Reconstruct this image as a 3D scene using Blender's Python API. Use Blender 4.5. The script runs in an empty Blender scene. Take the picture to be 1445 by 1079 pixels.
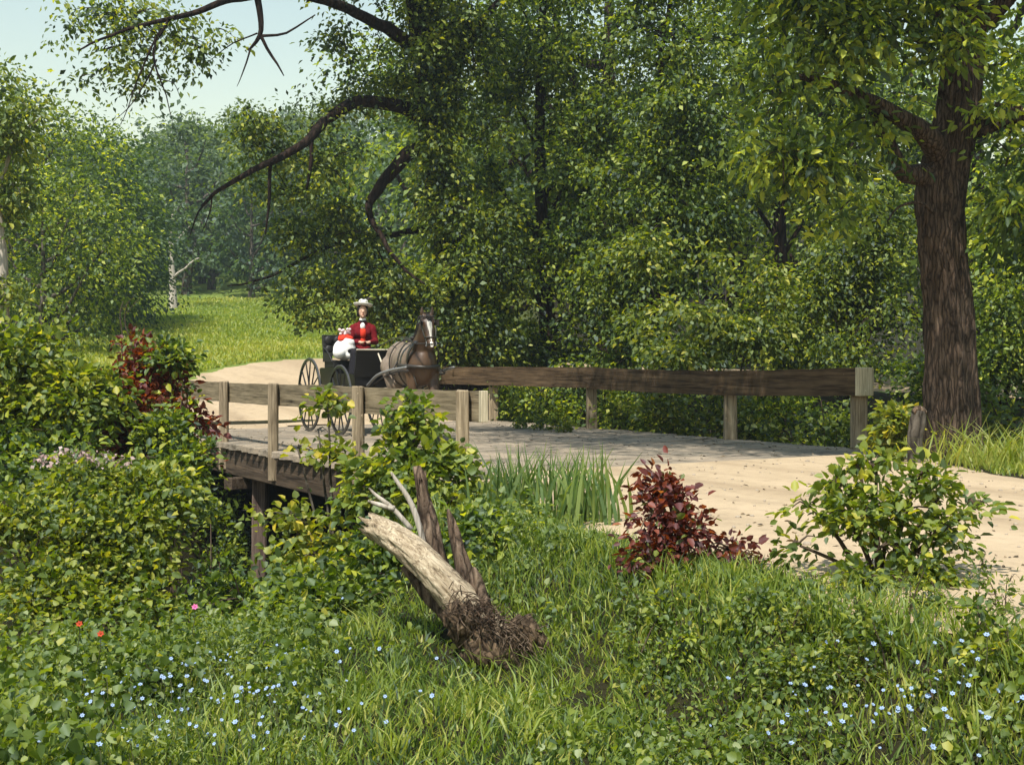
import bpy, bmesh, math, random
import numpy as np
from mathutils import Vector, Matrix, noise

random.seed(7)
RNG = np.random.default_rng(11)
C = bpy.context.scene.collection
R = math.radians
F, CX, HY, EYE = 1745.0, 722.5, 515.0, 1.15


def P(px, py, d):
    """the world point seen at pixel (px, py) of the photograph, d metres away"""
    return Vector(((px - CX) / F * d, d, EYE - (py - HY) / F * d))


# along-the-road (s) and across-the-road (t) axes of the bridge
U = Vector((-0.506, 0.862, 0))
N = Vector((0.862, 0.506, 0))


def ST(s, t, z=0.0):
    return Vector((s * U.x + t * N.x, s * U.y + t * N.y, z))


def sstep(a, b, x):
    k = np.clip((x - a) / (b - a), 0, 1)
    return k * k * (3 - 2 * k)


def vnoise(x, y, seed=0):
    """cheap smooth numpy noise, roughly -1..1"""
    r = np.random.default_rng(100 + seed)
    out = 0
    for k in range(5):
        f = 1.0 * 1.7 ** k
        a = r.uniform(0, 6.28, 3)
        an = r.uniform(0, 6.28)
        out = out + np.sin((x * math.cos(an) + y * math.sin(an)) * f + a[0]) * np.sin((x * math.sin(an + 1.1) - y * math.cos(an + .6)) * f * .9 + a[1]) / 1.3 ** k
    return out / 2.2


# the edges of the road, as (x, y) points; used by the ground, the road and the grass
ROAD_L = [ST(-30, 4.0), ST(-8, 4.3), ST(2, 4.45), ST(5, 4.45), ST(7, 4.7), ST(9, 5.15), ST(10.5, 5.62), ST(12, 5.75), ST(20, 5.75),
          ST(22.5, 5.4), Vector((-7.0, 25.5, 0)), Vector((-8.0, 29, 0)), Vector((-8.3, 33, 0)), Vector((-7.4, 37, 0)), Vector((-5.4, 39.5, 0)), Vector((-2, 41, 0)), Vector((4, 42.5, 0)), Vector((12, 44, 0)), Vector((40, 50, 0))]
ROAD_R = [ST(-30, 11.5), ST(-8, 10.9), ST(2, 10.2), ST(5, 10.3), ST(7.5, 10.6), ST(9.5, 11.6), ST(11, 12.5), ST(12, 12.6), ST(20, 12.6),
          ST(24, 12.6), ST(25.8, 12.7), ST(27.4, 12.9), Vector((-1.2, 31, 0)), Vector((-.4, 33, 0)), Vector((1, 34.5, 0)), Vector((3, 35.5, 0)), Vector((7, 37, 0)), Vector((14, 38, 0)), Vector((40, 43, 0))]


def catmull(pts, n):
    pts = [Vector(p) for p in pts]
    out = []
    m = len(pts)
    for i in range(m - 1):
        p0, p1, p2, p3 = pts[max(i - 1, 0)], pts[i], pts[i + 1], pts[min(i + 2, m - 1)]
        for k in range(n):
            t = k / n
            out.append(.5 * ((2 * p1) + (p2 - p0) * t + (2 * p0 - 5 * p1 + 4 * p2 - p3) * t * t + (3 * p1 - p0 - 3 * p2 + p3) * t ** 3))
    out.append(pts[-1])
    return out


RL = catmull(ROAD_L, 10)
RR = catmull(ROAD_R, 10)
RQ = [(np.array([RL[i].x, RL[i + 1].x, RR[i + 1].x, RR[i].x]), np.array([RL[i].y, RL[i + 1].y, RR[i + 1].y, RR[i].y])) for i in range(len(RL) - 1)]


def on_road(x, y, grow=0.0):
    x = np.asarray(x, float); y = np.asarray(y, float)
    hit = np.zeros(x.shape, bool)
    x0_, x1_, y0_, y1_ = x.min(), x.max(), y.min(), y.max()
    for qx, qy in RQ:
        if qx.min() - 3 > x1_ or qx.max() + 3 < x0_ or qy.min() - 3 > y1_ or qy.max() + 3 < y0_: continue
        cx, cy = qx.mean(), qy.mean()
        k = 1 + grow / 4.0
        ax, ay = cx + (qx - cx) * k, cy + (qy - cy) * k
        ins = np.ones(x.shape, bool); ins2 = np.ones(x.shape, bool)
        for j in range(4):
            x0, y0, x1, y1 = ax[j], ay[j], ax[(j + 1) % 4], ay[(j + 1) % 4]
            c = (x1 - x0) * (y - y0) - (y1 - y0) * (x - x0)
            ins &= c >= -1e-9; ins2 &= c <= 1e-9
        hit |= ins | ins2
    return hit


def ground(x, y):
    x = np.asarray(x, float); y = np.asarray(y, float)
    s = -.506 * x + .862 * y
    t = .862 * x + .506 * y
    d = np.hypot(x, y)
    ramp = .105 * np.log1p(np.exp((s - 23.5) * 1.2)) / 1.2
    ramp = np.minimum(ramp, 1.6 + .09 * np.clip(y - 39, 0, 36))
    a0 = 6.6 + 3.6 * sstep(2.5, 5.6, t) + 1.2 * sstep(6, 12.5, t)
    wob = .5 * vnoise(t * .5, s * .2, 3)
    e0 = 20.6 + .75 * np.clip(t - 5.8, -2, 7)
    gul = sstep(a0, a0 + 4.2, s + wob * (1 - sstep(4, 6, t) * (1 - sstep(12.5, 14, t)))) * (1 - sstep(e0 - 2.6, e0 + .3, s))
    depth = 3.0 + .25 * vnoise(x * .6, y * .6, 5)
    h = ramp - depth * gul
    # the wooded hill beyond the meadow
    k = sstep(62, 190, y)
    lat = .72 + .35 * sstep(-.36, -.18, x / np.maximum(y, 1)) + .05 * vnoise(x * .02, y * .02, 8)
    h = h + 22 * k * lat * sstep(-1, 1, y / 60)
    h = h - 22 * sstep(230, 600, d) * k
    h = h - .5 * (1 - sstep(3.35, 4.35, t)) * (1 - sstep(14, 24, s)) * sstep(-60, -20, -np.abs(s))
    off = 1 - sstep(3.8, 5.2, t) * (1 - sstep(11.5, 13.5, t)) * 1.0
    off = np.where(on_road(x, y, .5), 0.0, off)
    h = h + off * (.05 * vnoise(x * 1.3, y * 1.3, 1) + .10 * vnoise(x * .35, y * .35, 2)) * (1 - .7 * sstep(60, 100, d))
    return h


def gz(x, y):
    return float(ground(np.array([x]), np.array([y]))[0])


# ------------------------------------------------------------------ mesh helpers
class MB:
    def __init__(self):
        self.v = []; self.f = []

    def add(self, vs, fs):
        o = len(self.v)
        self.v += [tuple(p) for p in vs]
        self.f += [tuple(i + o for i in f) for f in fs]

    def box(self, c, size, rz=0.0, rx=0.0, ry=0.0, jit=0.0, M=None):
        m = Matrix.Translation(Vector(c)) @ Matrix.Rotation(rz, 4, 'Z') @ Matrix.Rotation(ry, 4, 'Y') @ Matrix.Rotation(rx, 4, 'X')
        if M is not None: m = M
        hx, hy, hz = size[0] / 2, size[1] / 2, size[2] / 2
        b = min(hx, hy, hz) * .18
        vs = []
        # chamfered box
        for sx in (-1, 1):
            for sy in (-1, 1):
                for sz in (-1, 1):
                    j = Vector((random.uniform(-jit, jit), random.uniform(-jit, jit), random.uniform(-jit, jit)))
                    vs.append(m @ (Vector((sx * (hx - b), sy * (hy - b), sz * hz)) + j))
                    vs.append(m @ (Vector((sx * (hx - b), sy * hy, sz * (hz - b))) + j))
                    vs.append(m @ (Vector((sx * hx, sy * (hy - b), sz * (hz - b))) + j))
        idx = lambda sx, sy, sz, k: ((sx > 0) * 4 + (sy > 0) * 2 + (sz > 0)) * 3 + k
        fs = []
        for sz in (-1, 1):
            fs.append([idx(-1, -1, sz, 0), idx(1, -1, sz, 0), idx(1, 1, sz, 0), idx(-1, 1, sz, 0)])
        for sy in (-1, 1):
            fs.append([idx(-1, sy, -1, 1), idx(1, sy, -1, 1), idx(1, sy, 1, 1), idx(-1, sy, 1, 1)])
        for sx in (-1, 1):
            fs.append([idx(sx, -1, -1, 2), idx(sx, 1, -1, 2), idx(sx, 1, 1, 2), idx(sx, -1, 1, 2)])
        for sy in (-1, 1):
            for sz in (-1, 1):
                fs.append([idx(-1, sy, sz, 0), idx(1, sy, sz, 0), idx(1, sy, sz, 1), idx(-1, sy, sz, 1)])
        for sx in (-1, 1):
            for sz in (-1, 1):
                fs.append([idx(sx, -1, sz, 0), idx(sx, 1, sz, 0), idx(sx, 1, sz, 2), idx(sx, -1, sz, 2)])
            for sy in (-1, 1):
                fs.append([idx(sx, sy, -1, 1), idx(sx, sy, 1, 1), idx(sx, sy, 1, 2), idx(sx, sy, -1, 2)])
        for sx in (-1, 1):
            for sy in (-1, 1):
                for sz in (-1, 1):
                    fs.append([idx(sx, sy, sz, 0), idx(sx, sy, sz, 1), idx(sx, sy, sz, 2)])
        self.add(vs, fs)

    def beam(self, a, b, w, h, jit=0.0):
        """a squared timber from a to b, w across, h upright"""
        a = Vector(a); b = Vector(b); d = b - a
        y = d.normalized()
        up = Vector((0, 0, 1)) if abs(y.z) < .95 else Vector((1, 0, 0))
        x = y.cross(up).normalized(); z = x.cross(y)
        m = Matrix.Translation((a + b) / 2) @ Matrix((x, y, z)).transposed().to_4x4()
        self.box((0, 0, 0), (w, d.length, h), M=m, jit=jit)

    def tube(self, pts, rad, sides=8, smooth=4, wob=0.0, cap=True, ridge=0.0, seed=0, flare=0.0, rf=5.0, jag=0.0):
        pts = [Vector(p) for p in pts]
        if not hasattr(rad, '__len__'): rad = [rad] * len(pts)
        if smooth > 1 and len(pts) > 2:
            pp = catmull(pts, smooth)
            rr = []
            for i in range(len(pts) - 1):
                for k in range(smooth): rr.append(rad[i] + (rad[i + 1] - rad[i]) * k / smooth)
            rr.append(rad[-1])
        else:
            pp, rr = pts, list(rad)
        n = len(pp); vs = []; fs = []
        ref = Vector((.31, .22, .1)).normalized()
        t0 = (pp[1] - pp[0]).normalized()
        x = t0.cross(ref).normalized()
        for i in range(n):
            t = (pp[min(i + 1, n - 1)] - pp[max(i - 1, 0)])
            t = t.normalized() if t.length > 1e-9 else t0
            x = (x - t * x.dot(t))
            x = x.normalized() if x.length > 1e-9 else t.orthogonal().normalized()
            y = t.cross(x)
            off = Vector((0, 0, 0))
            if wob: off = Vector((noise.noise(pp[i] * 2.1 + Vector((seed, 0, 0))), noise.noise(pp[i] * 2.3 + Vector((0, seed, 3))), noise.noise(pp[i] * 1.9 + Vector((7, 0, seed))))) * wob
            for k in range(sides):
                a = 6.28318 * k / sides
                r = rr[i]
                if ridge:
                    q = Vector((math.cos(a) * rf, math.sin(a) * rf, seed)) + Vector((0, 0, 1)) * (i * .16)
                    r *= 1 + ridge * (noise.noise(q) + .7 * abs(noise.noise(q * 2.3)))
                if flare and i < 6 * smooth // 2:
                    r *= 1 + flare * (1 - i / (3 * smooth)) ** 2 * (1 + .5 * math.sin(a * 5 + seed))
                jj = t * (jag * (noise.noise(Vector((math.cos(a) * 3, math.sin(a) * 3, seed + 9))) + .5 * random.uniform(-1, 1)) * max(0, 1 - (n - 1 - i) / 3)) if jag else Vector((0, 0, 0))
                vs.append(pp[i] + off + jj + (x * math.cos(a) + y * math.sin(a)) * r)
        for i in range(n - 1):
            for k in range(sides):
                a, b = i * sides + k, i * sides + (k + 1) % sides
                fs.append((a, b, b + sides, a + sides))
        if cap:
            fs.append(tuple(range(sides))[::-1]); fs.append(tuple(range((n - 1) * sides, n * sides)))
        self.add(vs, fs)

    def ell(self, c, r, seg=20, ring=12, rz=0.0, rx=0.0):
        m = Matrix.Translation(Vector(c)) @ Matrix.Rotation(rz, 4, 'Z') @ Matrix.Rotation(rx, 4, 'X')
        vs = [m @ Vector((0, 0, r[2]))]; fs = []
        for i in range(1, ring):
            th = math.pi * i / ring
            for k in range(seg):
                a = 6.28318 * k / seg
                vs.append(m @ Vector((r[0] * math.sin(th) * math.cos(a), r[1] * math.sin(th) * math.sin(a), r[2] * math.cos(th))))
        vs.append(m @ Vector((0, 0, -r[2])))
        for k in range(seg):
            fs.append((0, 1 + k, 1 + (k + 1) % seg))
            b = 1 + (ring - 2) * seg
            fs.append((len(vs) - 1, b + (k + 1) % seg, b + k))
        for i in range(ring - 2):
            for k in range(seg):
                a = 1 + i * seg + k; b = 1 + i * seg + (k + 1) % seg
                fs.append((a, a + seg, b + seg, b))
        self.add(vs, fs)

    def cap(self, a, b, ra, rb, seg=14):
        """tapered capsule"""
        a = Vector(a); b = Vector(b)
        self.ell(a, (ra, ra, ra), seg, 8); self.ell(b, (rb, rb, rb), seg, 8)
        self.tube([a, b], [ra, rb], seg, 1)

    def lathe(self, prof, seg=24, c=(0, 0, 0), M=None):
        c = Vector(c); vs = []; fs = []
        for r, z in prof:
            for k in range(seg):
                a = 6.28318 * k / seg
                p = Vector((r * math.cos(a), r * math.sin(a), z))
                vs.append((M @ p) if M is not None else p + c)
        for i in range(len(prof) - 1):
            for k in range(seg):
                a = i * seg + k; b = i * seg + (k + 1) % seg
                fs.append((a, b, b + seg, a + seg))
        self.add(vs, fs)

    def build(self, name, mat, parent=None, smooth=False, world=True):
        me = bpy.data.meshes.new(name)
        me.from_pydata(self.v, [], self.f)
        bm = bmesh.new(); bm.from_mesh(me); bmesh.ops.recalc_face_normals(bm, faces=bm.faces); bm.to_mesh(me); bm.free()
        return link(name, me, mat, parent, smooth, world)


def link(name, me, mat, parent=None, smooth=False, world=True):
    if not len(me.polygons): return None
    if smooth: me.polygons.foreach_set('use_smooth', np.ones(len(me.polygons), bool))
    o = bpy.data.objects.new(name, me)
    if mat: me.materials.append(mat)
    C.objects.link(o)
    if parent is not None:
        o.parent = parent
        if world:
            base = Vector(parent.location); q = parent.parent
            while q is not None: base = base + q.location; q = q.parent
            me.transform(Matrix.Translation(-base))
    return o


def rebase(o, base):
    """put the origin of a one-mesh thing at its base"""
    o.data.transform(Matrix.Translation(-Vector(base))); o.location = base
    return o


def np_mesh(name, verts, faces_list, rnd=None):
    """faces_list: list of (M,k) index arrays"""
    me = bpy.data.meshes.new(name)
    verts = np.asarray(verts, np.float32)
    me.vertices.add(len(verts)); me.vertices.foreach_set('co', verts.ravel())
    loops = np.concatenate([f.ravel() for f in faces_list]).astype(np.int32)
    sizes = np.concatenate([np.full(len(f), f.shape[1], np.int32) for f in faces_list])
    starts = np.concatenate([[0], np.cumsum(sizes)[:-1]]).astype(np.int32)
    me.loops.add(len(loops)); me.loops.foreach_set('vertex_index', loops)
    me.polygons.add(len(sizes)); me.polygons.foreach_set('loop_start', starts); me.polygons.foreach_set('loop_total', sizes)
    me.update(calc_edges=True)
    if rnd is not None:
        a = me.attributes.new('rnd', 'FLOAT', 'FACE'); a.data.foreach_set('value', np.asarray(rnd, np.float32))
    return me


def tag(o, label=None, cat=None, group=None, kind=None):
    if label: o['label'] = label
    if cat: o['category'] = cat
    if group: o['group'] = group
    if kind: o['kind'] = kind
    return o


def thing(name, label, cat, loc=(0, 0, 0), rz=0.0, group=None):
    o = bpy.data.objects.new(name, None); o.empty_display_size = .2
    C.objects.link(o); o.location = loc; o.rotation_euler = (0, 0, rz)
    return tag(o, label, cat, group)


def dup(root, loc, rz, sc=1.0, label=None):
    r = root.copy(); C.objects.link(r); r.location = loc; r.rotation_euler = (0, 0, rz); r.scale = (sc, sc, sc)
    if label: r['label'] = label
    for ch in list(root.children):
        c = ch.copy(); C.objects.link(c); c.parent = r
    return r


# ------------------------------------------------------------------ materials
def mat(name):
    m = bpy.data.materials.new(name); m.use_nodes = True
    nt = m.node_tree; nt.nodes.clear()
    out = nt.nodes.new('ShaderNodeOutputMaterial')
    return m, nt, out


def nd(nt, typ, **kw):
    n = nt.nodes.new(typ)
    for k, v in kw.items():
        if k in n.inputs.keys(): n.inputs[k].default_value = v
        else: setattr(n, k, v)
    return n


def ramp(nt, fac, stops, interp='LINEAR'):
    r = nt.nodes.new('ShaderNodeValToRGB'); cr = r.color_ramp; cr.interpolation = interp
    while len(cr.elements) < len(stops): cr.elements.new(.5)
    for e, (p, c) in zip(cr.elements, stops):
        e.position = p; e.color = (*c, 1) if len(c) == 3 else c
    nt.links.new(fac, r.inputs[0])
    return r.outputs[0]


def coords(nt, scale=(1, 1, 1), rot=(0, 0, 0)):
    tc = nd(nt, 'ShaderNodeTexCoord'); mp = nd(nt, 'ShaderNodeMapping')
    mp.inputs['Scale'].default_value = scale; mp.inputs['Rotation'].default_value = rot
    nt.links.new(tc.outputs['Object'], mp.inputs[0])
    return mp.outputs[0]


def noise_t(nt, vec, scale, detail=6, rough=.6, dist=0.0):
    n = nd(nt, 'ShaderNodeTexNoise'); n.inputs['Scale'].default_value = scale; n.inputs['Detail'].default_value = detail
    n.inputs['Roughness'].default_value = rough; n.inputs['Distortion'].default_value = dist
    nt.links.new(vec, n.inputs['Vector'])
    return n.outputs['Fac']


def mixc(nt, fac, a, b, blend='MIX'):
    m = nt.nodes.new('ShaderNodeMix'); m.data_type = 'RGBA'; m.blend_type = blend
    for sock, v in ((m.inputs[0], fac), (m.inputs[6], a), (m.inputs[7], b)):
        if hasattr(v, 'links') or isinstance(v, bpy.types.NodeSocket): nt.links.new(v, sock)
        else: sock.default_value = v if not isinstance(v, tuple) else ((*v, 1) if len(v) == 3 else v)
    return m.outputs[2]


def bsdf(nt, out, col, rough=.8, spec=.3, bump=None, bstr=.4, bdist=.02, metal=0.0):
    b = nt.nodes.new('ShaderNodeBsdfPrincipled')
    if isinstance(col, bpy.types.NodeSocket): nt.links.new(col, b.inputs['Base Color'])
    else: b.inputs['Base Color'].default_value = (*col, 1)
    b.inputs['Roughness'].default_value = rough; b.inputs['Specular IOR Level'].default_value = spec; b.inputs['Metallic'].default_value = metal
    if bump is not None:
        bp = nt.nodes.new('ShaderNodeBump'); bp.inputs['Strength'].default_value = bstr; bp.inputs['Distance'].default_value = bdist
        nt.links.new(bump, bp.inputs['Height']); nt.links.new(bp.outputs[0], b.inputs['Normal'])
    nt.links.new(b.outputs[0], out.inputs[0])
    return b


def m_plain(name, col, rough=.6, spec=.3, var=.25, scale=20):
    m, nt, out = mat(name)
    v = coords(nt); n = noise_t(nt, v, scale)
    c = ramp(nt, n, [(.25, tuple(k * (1 - var) for k in col)), (.75, tuple(min(1, k * (1 + var)) for k in col))])
    bsdf(nt, out, c, rough, spec, n, .2, .005)
    return m


def m_leaf(name, stops, trans=.48, gloss=.035, rough=.6, tcol=(1.75, 1.68, .5)):
    """leaves: per-leaf colour from the 'rnd' attribute, light passing through, a slight waxy sheen"""
    m, nt, out = mat(name)
    at = nd(nt, 'ShaderNodeAttribute'); at.attribute_name = 'rnd'
    oi = nd(nt, 'ShaderNodeObjectInfo')
    col = ramp(nt, at.outputs['Fac'], stops)
    hs = nd(nt, 'ShaderNodeHueSaturation')
    mr = nd(nt, 'ShaderNodeMapRange'); mr.inputs[3].default_value = .85; mr.inputs[4].default_value = 1.15
    nt.links.new(oi.outputs['Random'], mr.inputs[0]); nt.links.new(mr.outputs[0], hs.inputs['Value']); nt.links.new(col, hs.inputs['Color'])
    col = hs.outputs[0]
    df = nd(nt, 'ShaderNodeBsdfDiffuse'); tr = nd(nt, 'ShaderNodeBsdfTranslucent'); gl = nd(nt, 'ShaderNodeBsdfGlossy')
    gl.inputs['Roughness'].default_value = rough; gl.inputs['Color'].default_value = (.8, .9, 1, 1)
    tc = mixc(nt, 1.0, col, (*tcol, 1), 'MULTIPLY')
    nt.links.new(col, df.inputs[0]); nt.links.new(tc, tr.inputs[0])
    m1 = nd(nt, 'ShaderNodeMixShader'); m1.inputs[0].default_value = trans
    nt.links.new(df.outputs[0], m1.inputs[1]); nt.links.new(tr.outputs[0], m1.inputs[2])
    m2 = nd(nt, 'ShaderNodeMixShader'); m2.inputs[0].default_value = gloss
    nt.links.new(m1.outputs[0], m2.inputs[1]); nt.links.new(gl.outputs[0], m2.inputs[2])
    nt.links.new(m2.outputs[0], out.inputs[0])
    return m


def m_bark(name, dark, light, scale=9, stretch=.13, bstr=.9):
    """furrowed bark: long plates parted by dark cracks, broken up by fine noise"""
    m, nt, out = mat(name)
    tc = coords(nt); n0 = nd(nt, 'ShaderNodeTexNoise'); n0.inputs['Scale'].default_value = 5; n0.inputs['Detail'].default_value = 4; nt.links.new(tc, n0.inputs['Vector'])
    wv = nd(nt, 'ShaderNodeVectorMath', operation='MULTIPLY_ADD'); nt.links.new(n0.outputs['Color'], wv.inputs[0]); wv.inputs[1].default_value = (.07, .07, .1); nt.links.new(tc, wv.inputs[2])
    mp = nd(nt, 'ShaderNodeMapping'); mp.inputs['Scale'].default_value = (1, 1, stretch); nt.links.new(wv.outputs[0], mp.inputs[0]); v = mp.outputs[0]
    n = noise_t(nt, v, scale, 8, .7, .3); n2 = noise_t(nt, tc, 1.7, 3); n3 = noise_t(nt, tc, scale * 3, 5, .7)
    vo = nd(nt, 'ShaderNodeTexVoronoi', feature='DISTANCE_TO_EDGE'); vo.inputs['Scale'].default_value = scale * .75; nt.links.new(v, vo.inputs['Vector'])
    crack = ramp(nt, vo.outputs['Distance'], [(0, (.12, .11, .10)), (.10, (.6, .6, .6)), (.22, (1, 1, 1))])
    c = ramp(nt, n, [(.34, tuple(k * .4 for k in dark)), (.5, dark), (.68, light)])
    c = mixc(nt, .35, c, ramp(nt, n3, [(.35, dark), (.65, light)]))
    c = mixc(nt, .25, c, ramp(nt, n2, [(.35, dark), (.65, light)]))
    c = mixc(nt, .9, c, crack, 'MULTIPLY')
    ad = nd(nt, 'ShaderNodeMath', operation='MULTIPLY_ADD'); nt.links.new(n, ad.inputs[0]); ad.inputs[1].default_value = .6; nt.links.new(vo.outputs['Distance'], ad.inputs[2])
    bsdf(nt, out, c, .9, .15, ad.outputs[0], bstr, .06)
    return m


def m_wood(name, dark, light, axis, scale=16, stain=.5, bstr=.5, gap=None):
    """weathered timber: grain along an axis, blotches, cracks"""
    m, nt, out = mat(name)
    v = coords(nt, rot=axis)
    mp = nd(nt, 'ShaderNodeMapping'); mp.inputs['Scale'].default_value = (.06, 1, 1)
    nt.links.new(v, mp.inputs[0])
    n = noise_t(nt, mp.outputs[0], scale, 8, .65, .3)
    n2 = noise_t(nt, v, 1.6, 5, .65)
    n3 = noise_t(nt, mp.outputs[0], scale * 3.1, 4, .6)
    c = ramp(nt, n, [(.30, tuple(k * .35 for k in dark)), (.42, dark), (.66, light)])
    st = ramp(nt, n2, [(.42, (.45, .42, .40)), (.62, (1, 1, 1))])
    c = mixc(nt, stain, c, st, 'MULTIPLY')
    c = mixc(nt, .3, c, ramp(nt, n3, [(.4, tuple(k * .5 for k in dark)), (.6, light)]))
    mc = nd(nt, 'ShaderNodeMapping'); mc.inputs['Scale'].default_value = (.02, 1, 1); nt.links.new(v, mc.inputs[0])
    n4 = noise_t(nt, mc.outputs[0], scale * .9, 2, .5, .2)
    c = mixc(nt, .85, c, ramp(nt, n4, [(.485, (1, 1, 1)), (.5, (.22, .2, .18)), (.515, (1, 1, 1))]), 'MULTIPLY')
    n5 = noise_t(nt, v, 9, 5, .7)
    c = mixc(nt, ramp(nt, n5, [(.66, (0, 0, 0)), (.72, (.5, .5, .5))]), c, tuple(min(1, k * 1.5 + .05) for k in light))
    bsdf(nt, out, c, .88, .15, n, bstr, .02)
    return m


BR = math.atan2(U.y, U.x)
AX_BRIDGE = (0, 0, -BR)                 # grain runs along the bridge
AX_ACROSS = (0, 0, -BR + math.pi / 2)
AX_UP = (0, math.pi / 2, 0)

G_DARK = [(0, (.010, .026, .005)), (.26, (.048, .092, .011)), (.54, (.165, .235, .018)), (1, (.42, .46, .03))]  # forest shade and sun flecks put into the leaf colour, here and in G_MID
G_MID = [(0, (.014, .028, .005)), (.33, (.066, .112, .011)), (.62, (.20, .265, .018)), (1, (.48, .49, .035))]
G_LIGHT = [(0, (.028, .05, .008)), (.4, (.11, .16, .015)), (.75, (.26, .29, .022)), (1, (.44, .41, .04))]
G_BANK = [(0, (.03, .055, .008)), (.3, (.13, .19, .016)), (.62, (.29, .33, .024)), (1, (.52, .48, .05))]
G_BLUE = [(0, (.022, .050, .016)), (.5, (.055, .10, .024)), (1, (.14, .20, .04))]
G_RED = [(0, (.05, .010, .006)), (.4, (.16, .026, .011)), (.72, (.32, .075, .018)), (.86, (.16, .12, .016)), (1, (.12, .18, .02))]
G_RED2 = [(0, (.045, .009, .006)), (.5, (.145, .026, .013)), (.88, (.30, .075, .032)), (.95, (.40, .17, .07)), (1, (.14, .17, .03))]
G_YEL = [(0, (.06, .09, .012)), (.4, (.16, .20, .02)), (.75, (.36, .34, .03)), (1, (.58, .45, .04))]
G_HAZE = [(0, (.04, .075, .035)), (.5, (.10, .155, .06)), (1, (.21, .27, .10))]  # distance haze put into the leaf colour as a pale grey-green
G_GRASS = [(0, (.04, .075, .011)), (.3, (.12, .185, .018)), (.7, (.25, .31, .03)), (1, (.44, .42, .09))]
G_WEED = [(0, (.04, .075, .012)), (.4, (.12, .175, .018)), (.8, (.25, .29, .03)), (.95, (.40, .37, .05)), (1, (.30, .34, .14))]
G_IRIS = [(0, (.04, .085, .022)), (.6, (.11, .185, .04)), (1, (.26, .32, .08))]

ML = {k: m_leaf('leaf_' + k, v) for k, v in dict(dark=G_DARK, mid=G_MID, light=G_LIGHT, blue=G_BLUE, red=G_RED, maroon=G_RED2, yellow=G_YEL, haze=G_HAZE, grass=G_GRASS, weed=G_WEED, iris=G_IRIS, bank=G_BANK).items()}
M_BARK = m_bark('brown_bark', (.06, .039, .026), (.225, .16, .115), 28, .11, 1.0)
M_BARKD = m_bark('dark_bark', (.018, .011, .008), (.055, .034, .024), 12)
M_BARKG = m_bark('grey_bark', (.09, .075, .06), (.22, .19, .15), 12)
M_LOG = None
M_SPLINT = m_bark('splintered_wood', (.10, .06, .04), (.36, .27, .19), 22, .10, .9)
M_ROOT = m_bark('root_fibre', (.07, .045, .027), (.30, .21, .13), 26, .35, .8)
M_STEM = m_plain('green_stem', (.07, .075, .03), .8)
M_STEMB = m_plain('brown_stem', (.06, .04, .025), .8)
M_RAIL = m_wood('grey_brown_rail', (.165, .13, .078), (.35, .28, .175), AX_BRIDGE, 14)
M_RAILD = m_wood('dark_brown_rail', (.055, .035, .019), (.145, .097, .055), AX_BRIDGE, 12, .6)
M_POST = m_wood('weathered_post', (.21, .16, .10), (.45, .36, .24), AX_UP, 18)
M_DEAD = m_wood('pale_dead_wood', (.36, .31, .25), (.60, .54, .46), (0, math.pi / 2, 0), 14, .35)
M_LOG = m_wood('bleached_log', (.27, .20, .125), (.62, .52, .37), (0, R(136), 0), 26, .45, .9)
M_CREAM = m_wood('pale_post_end', (.42, .36, .24), (.68, .60, .43), AX_UP, 18, .25)
M_BEAM = m_wood('dark_beam', (.05, .036, .024), (.14, .10, .066), AX_BRIDGE, 12)
M_PILE = m_wood('pile_timber', (.09, .062, .05), (.22, .16, .125), AX_UP, 16)


def m_ground():
    m, nt, out = mat('soil_and_turf')
    v = coords(nt)
    n1 = noise_t(nt, v, .35, 6, .6); n2 = noise_t(nt, v, 6, 8, .7); n3 = noise_t(nt, v, 45, 4, .7)
    soil = ramp(nt, n2, [(.3, (.014, .012, .007)), (.6, (.03, .027, .012)), (.8, (.06, .05, .026))])
    turf = ramp(nt, n3, [(.25, (.07, .115, .02)), (.5, (.14, .20, .035)), (.78, (.235, .28, .065))])
    turf = mixc(nt, .5, turf, ramp(nt, n1, [(.3, (.11, .16, .03)), (.7, (.23, .27, .065))]))
    sep = nd(nt, 'ShaderNodeSeparateXYZ'); nt.links.new(v, sep.inputs[0])
    mr = nd(nt, 'ShaderNodeMapRange'); mr.inputs[1].default_value = 24; mr.inputs[2].default_value = 30; nt.links.new(sep.outputs[1], mr.inputs[0])
    mx = nd(nt, 'ShaderNodeMapRange'); mx.inputs[1].default_value = -3; mx.inputs[2].default_value = 2; mx.inputs[3].default_value = 1; mx.inputs[4].default_value = 0; nt.links.new(sep.outputs[0], mx.inputs[0])
    mm = nd(nt, 'ShaderNodeMath', operation='MULTIPLY'); nt.links.new(mr.outputs[0], mm.inputs[0]); nt.links.new(mx.outputs[0], mm.inputs[1])
    c = mixc(nt, mm.outputs[0], soil, turf)
    bsdf(nt, out, c, .95, .1, n3, .6, .05)
    return m


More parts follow.
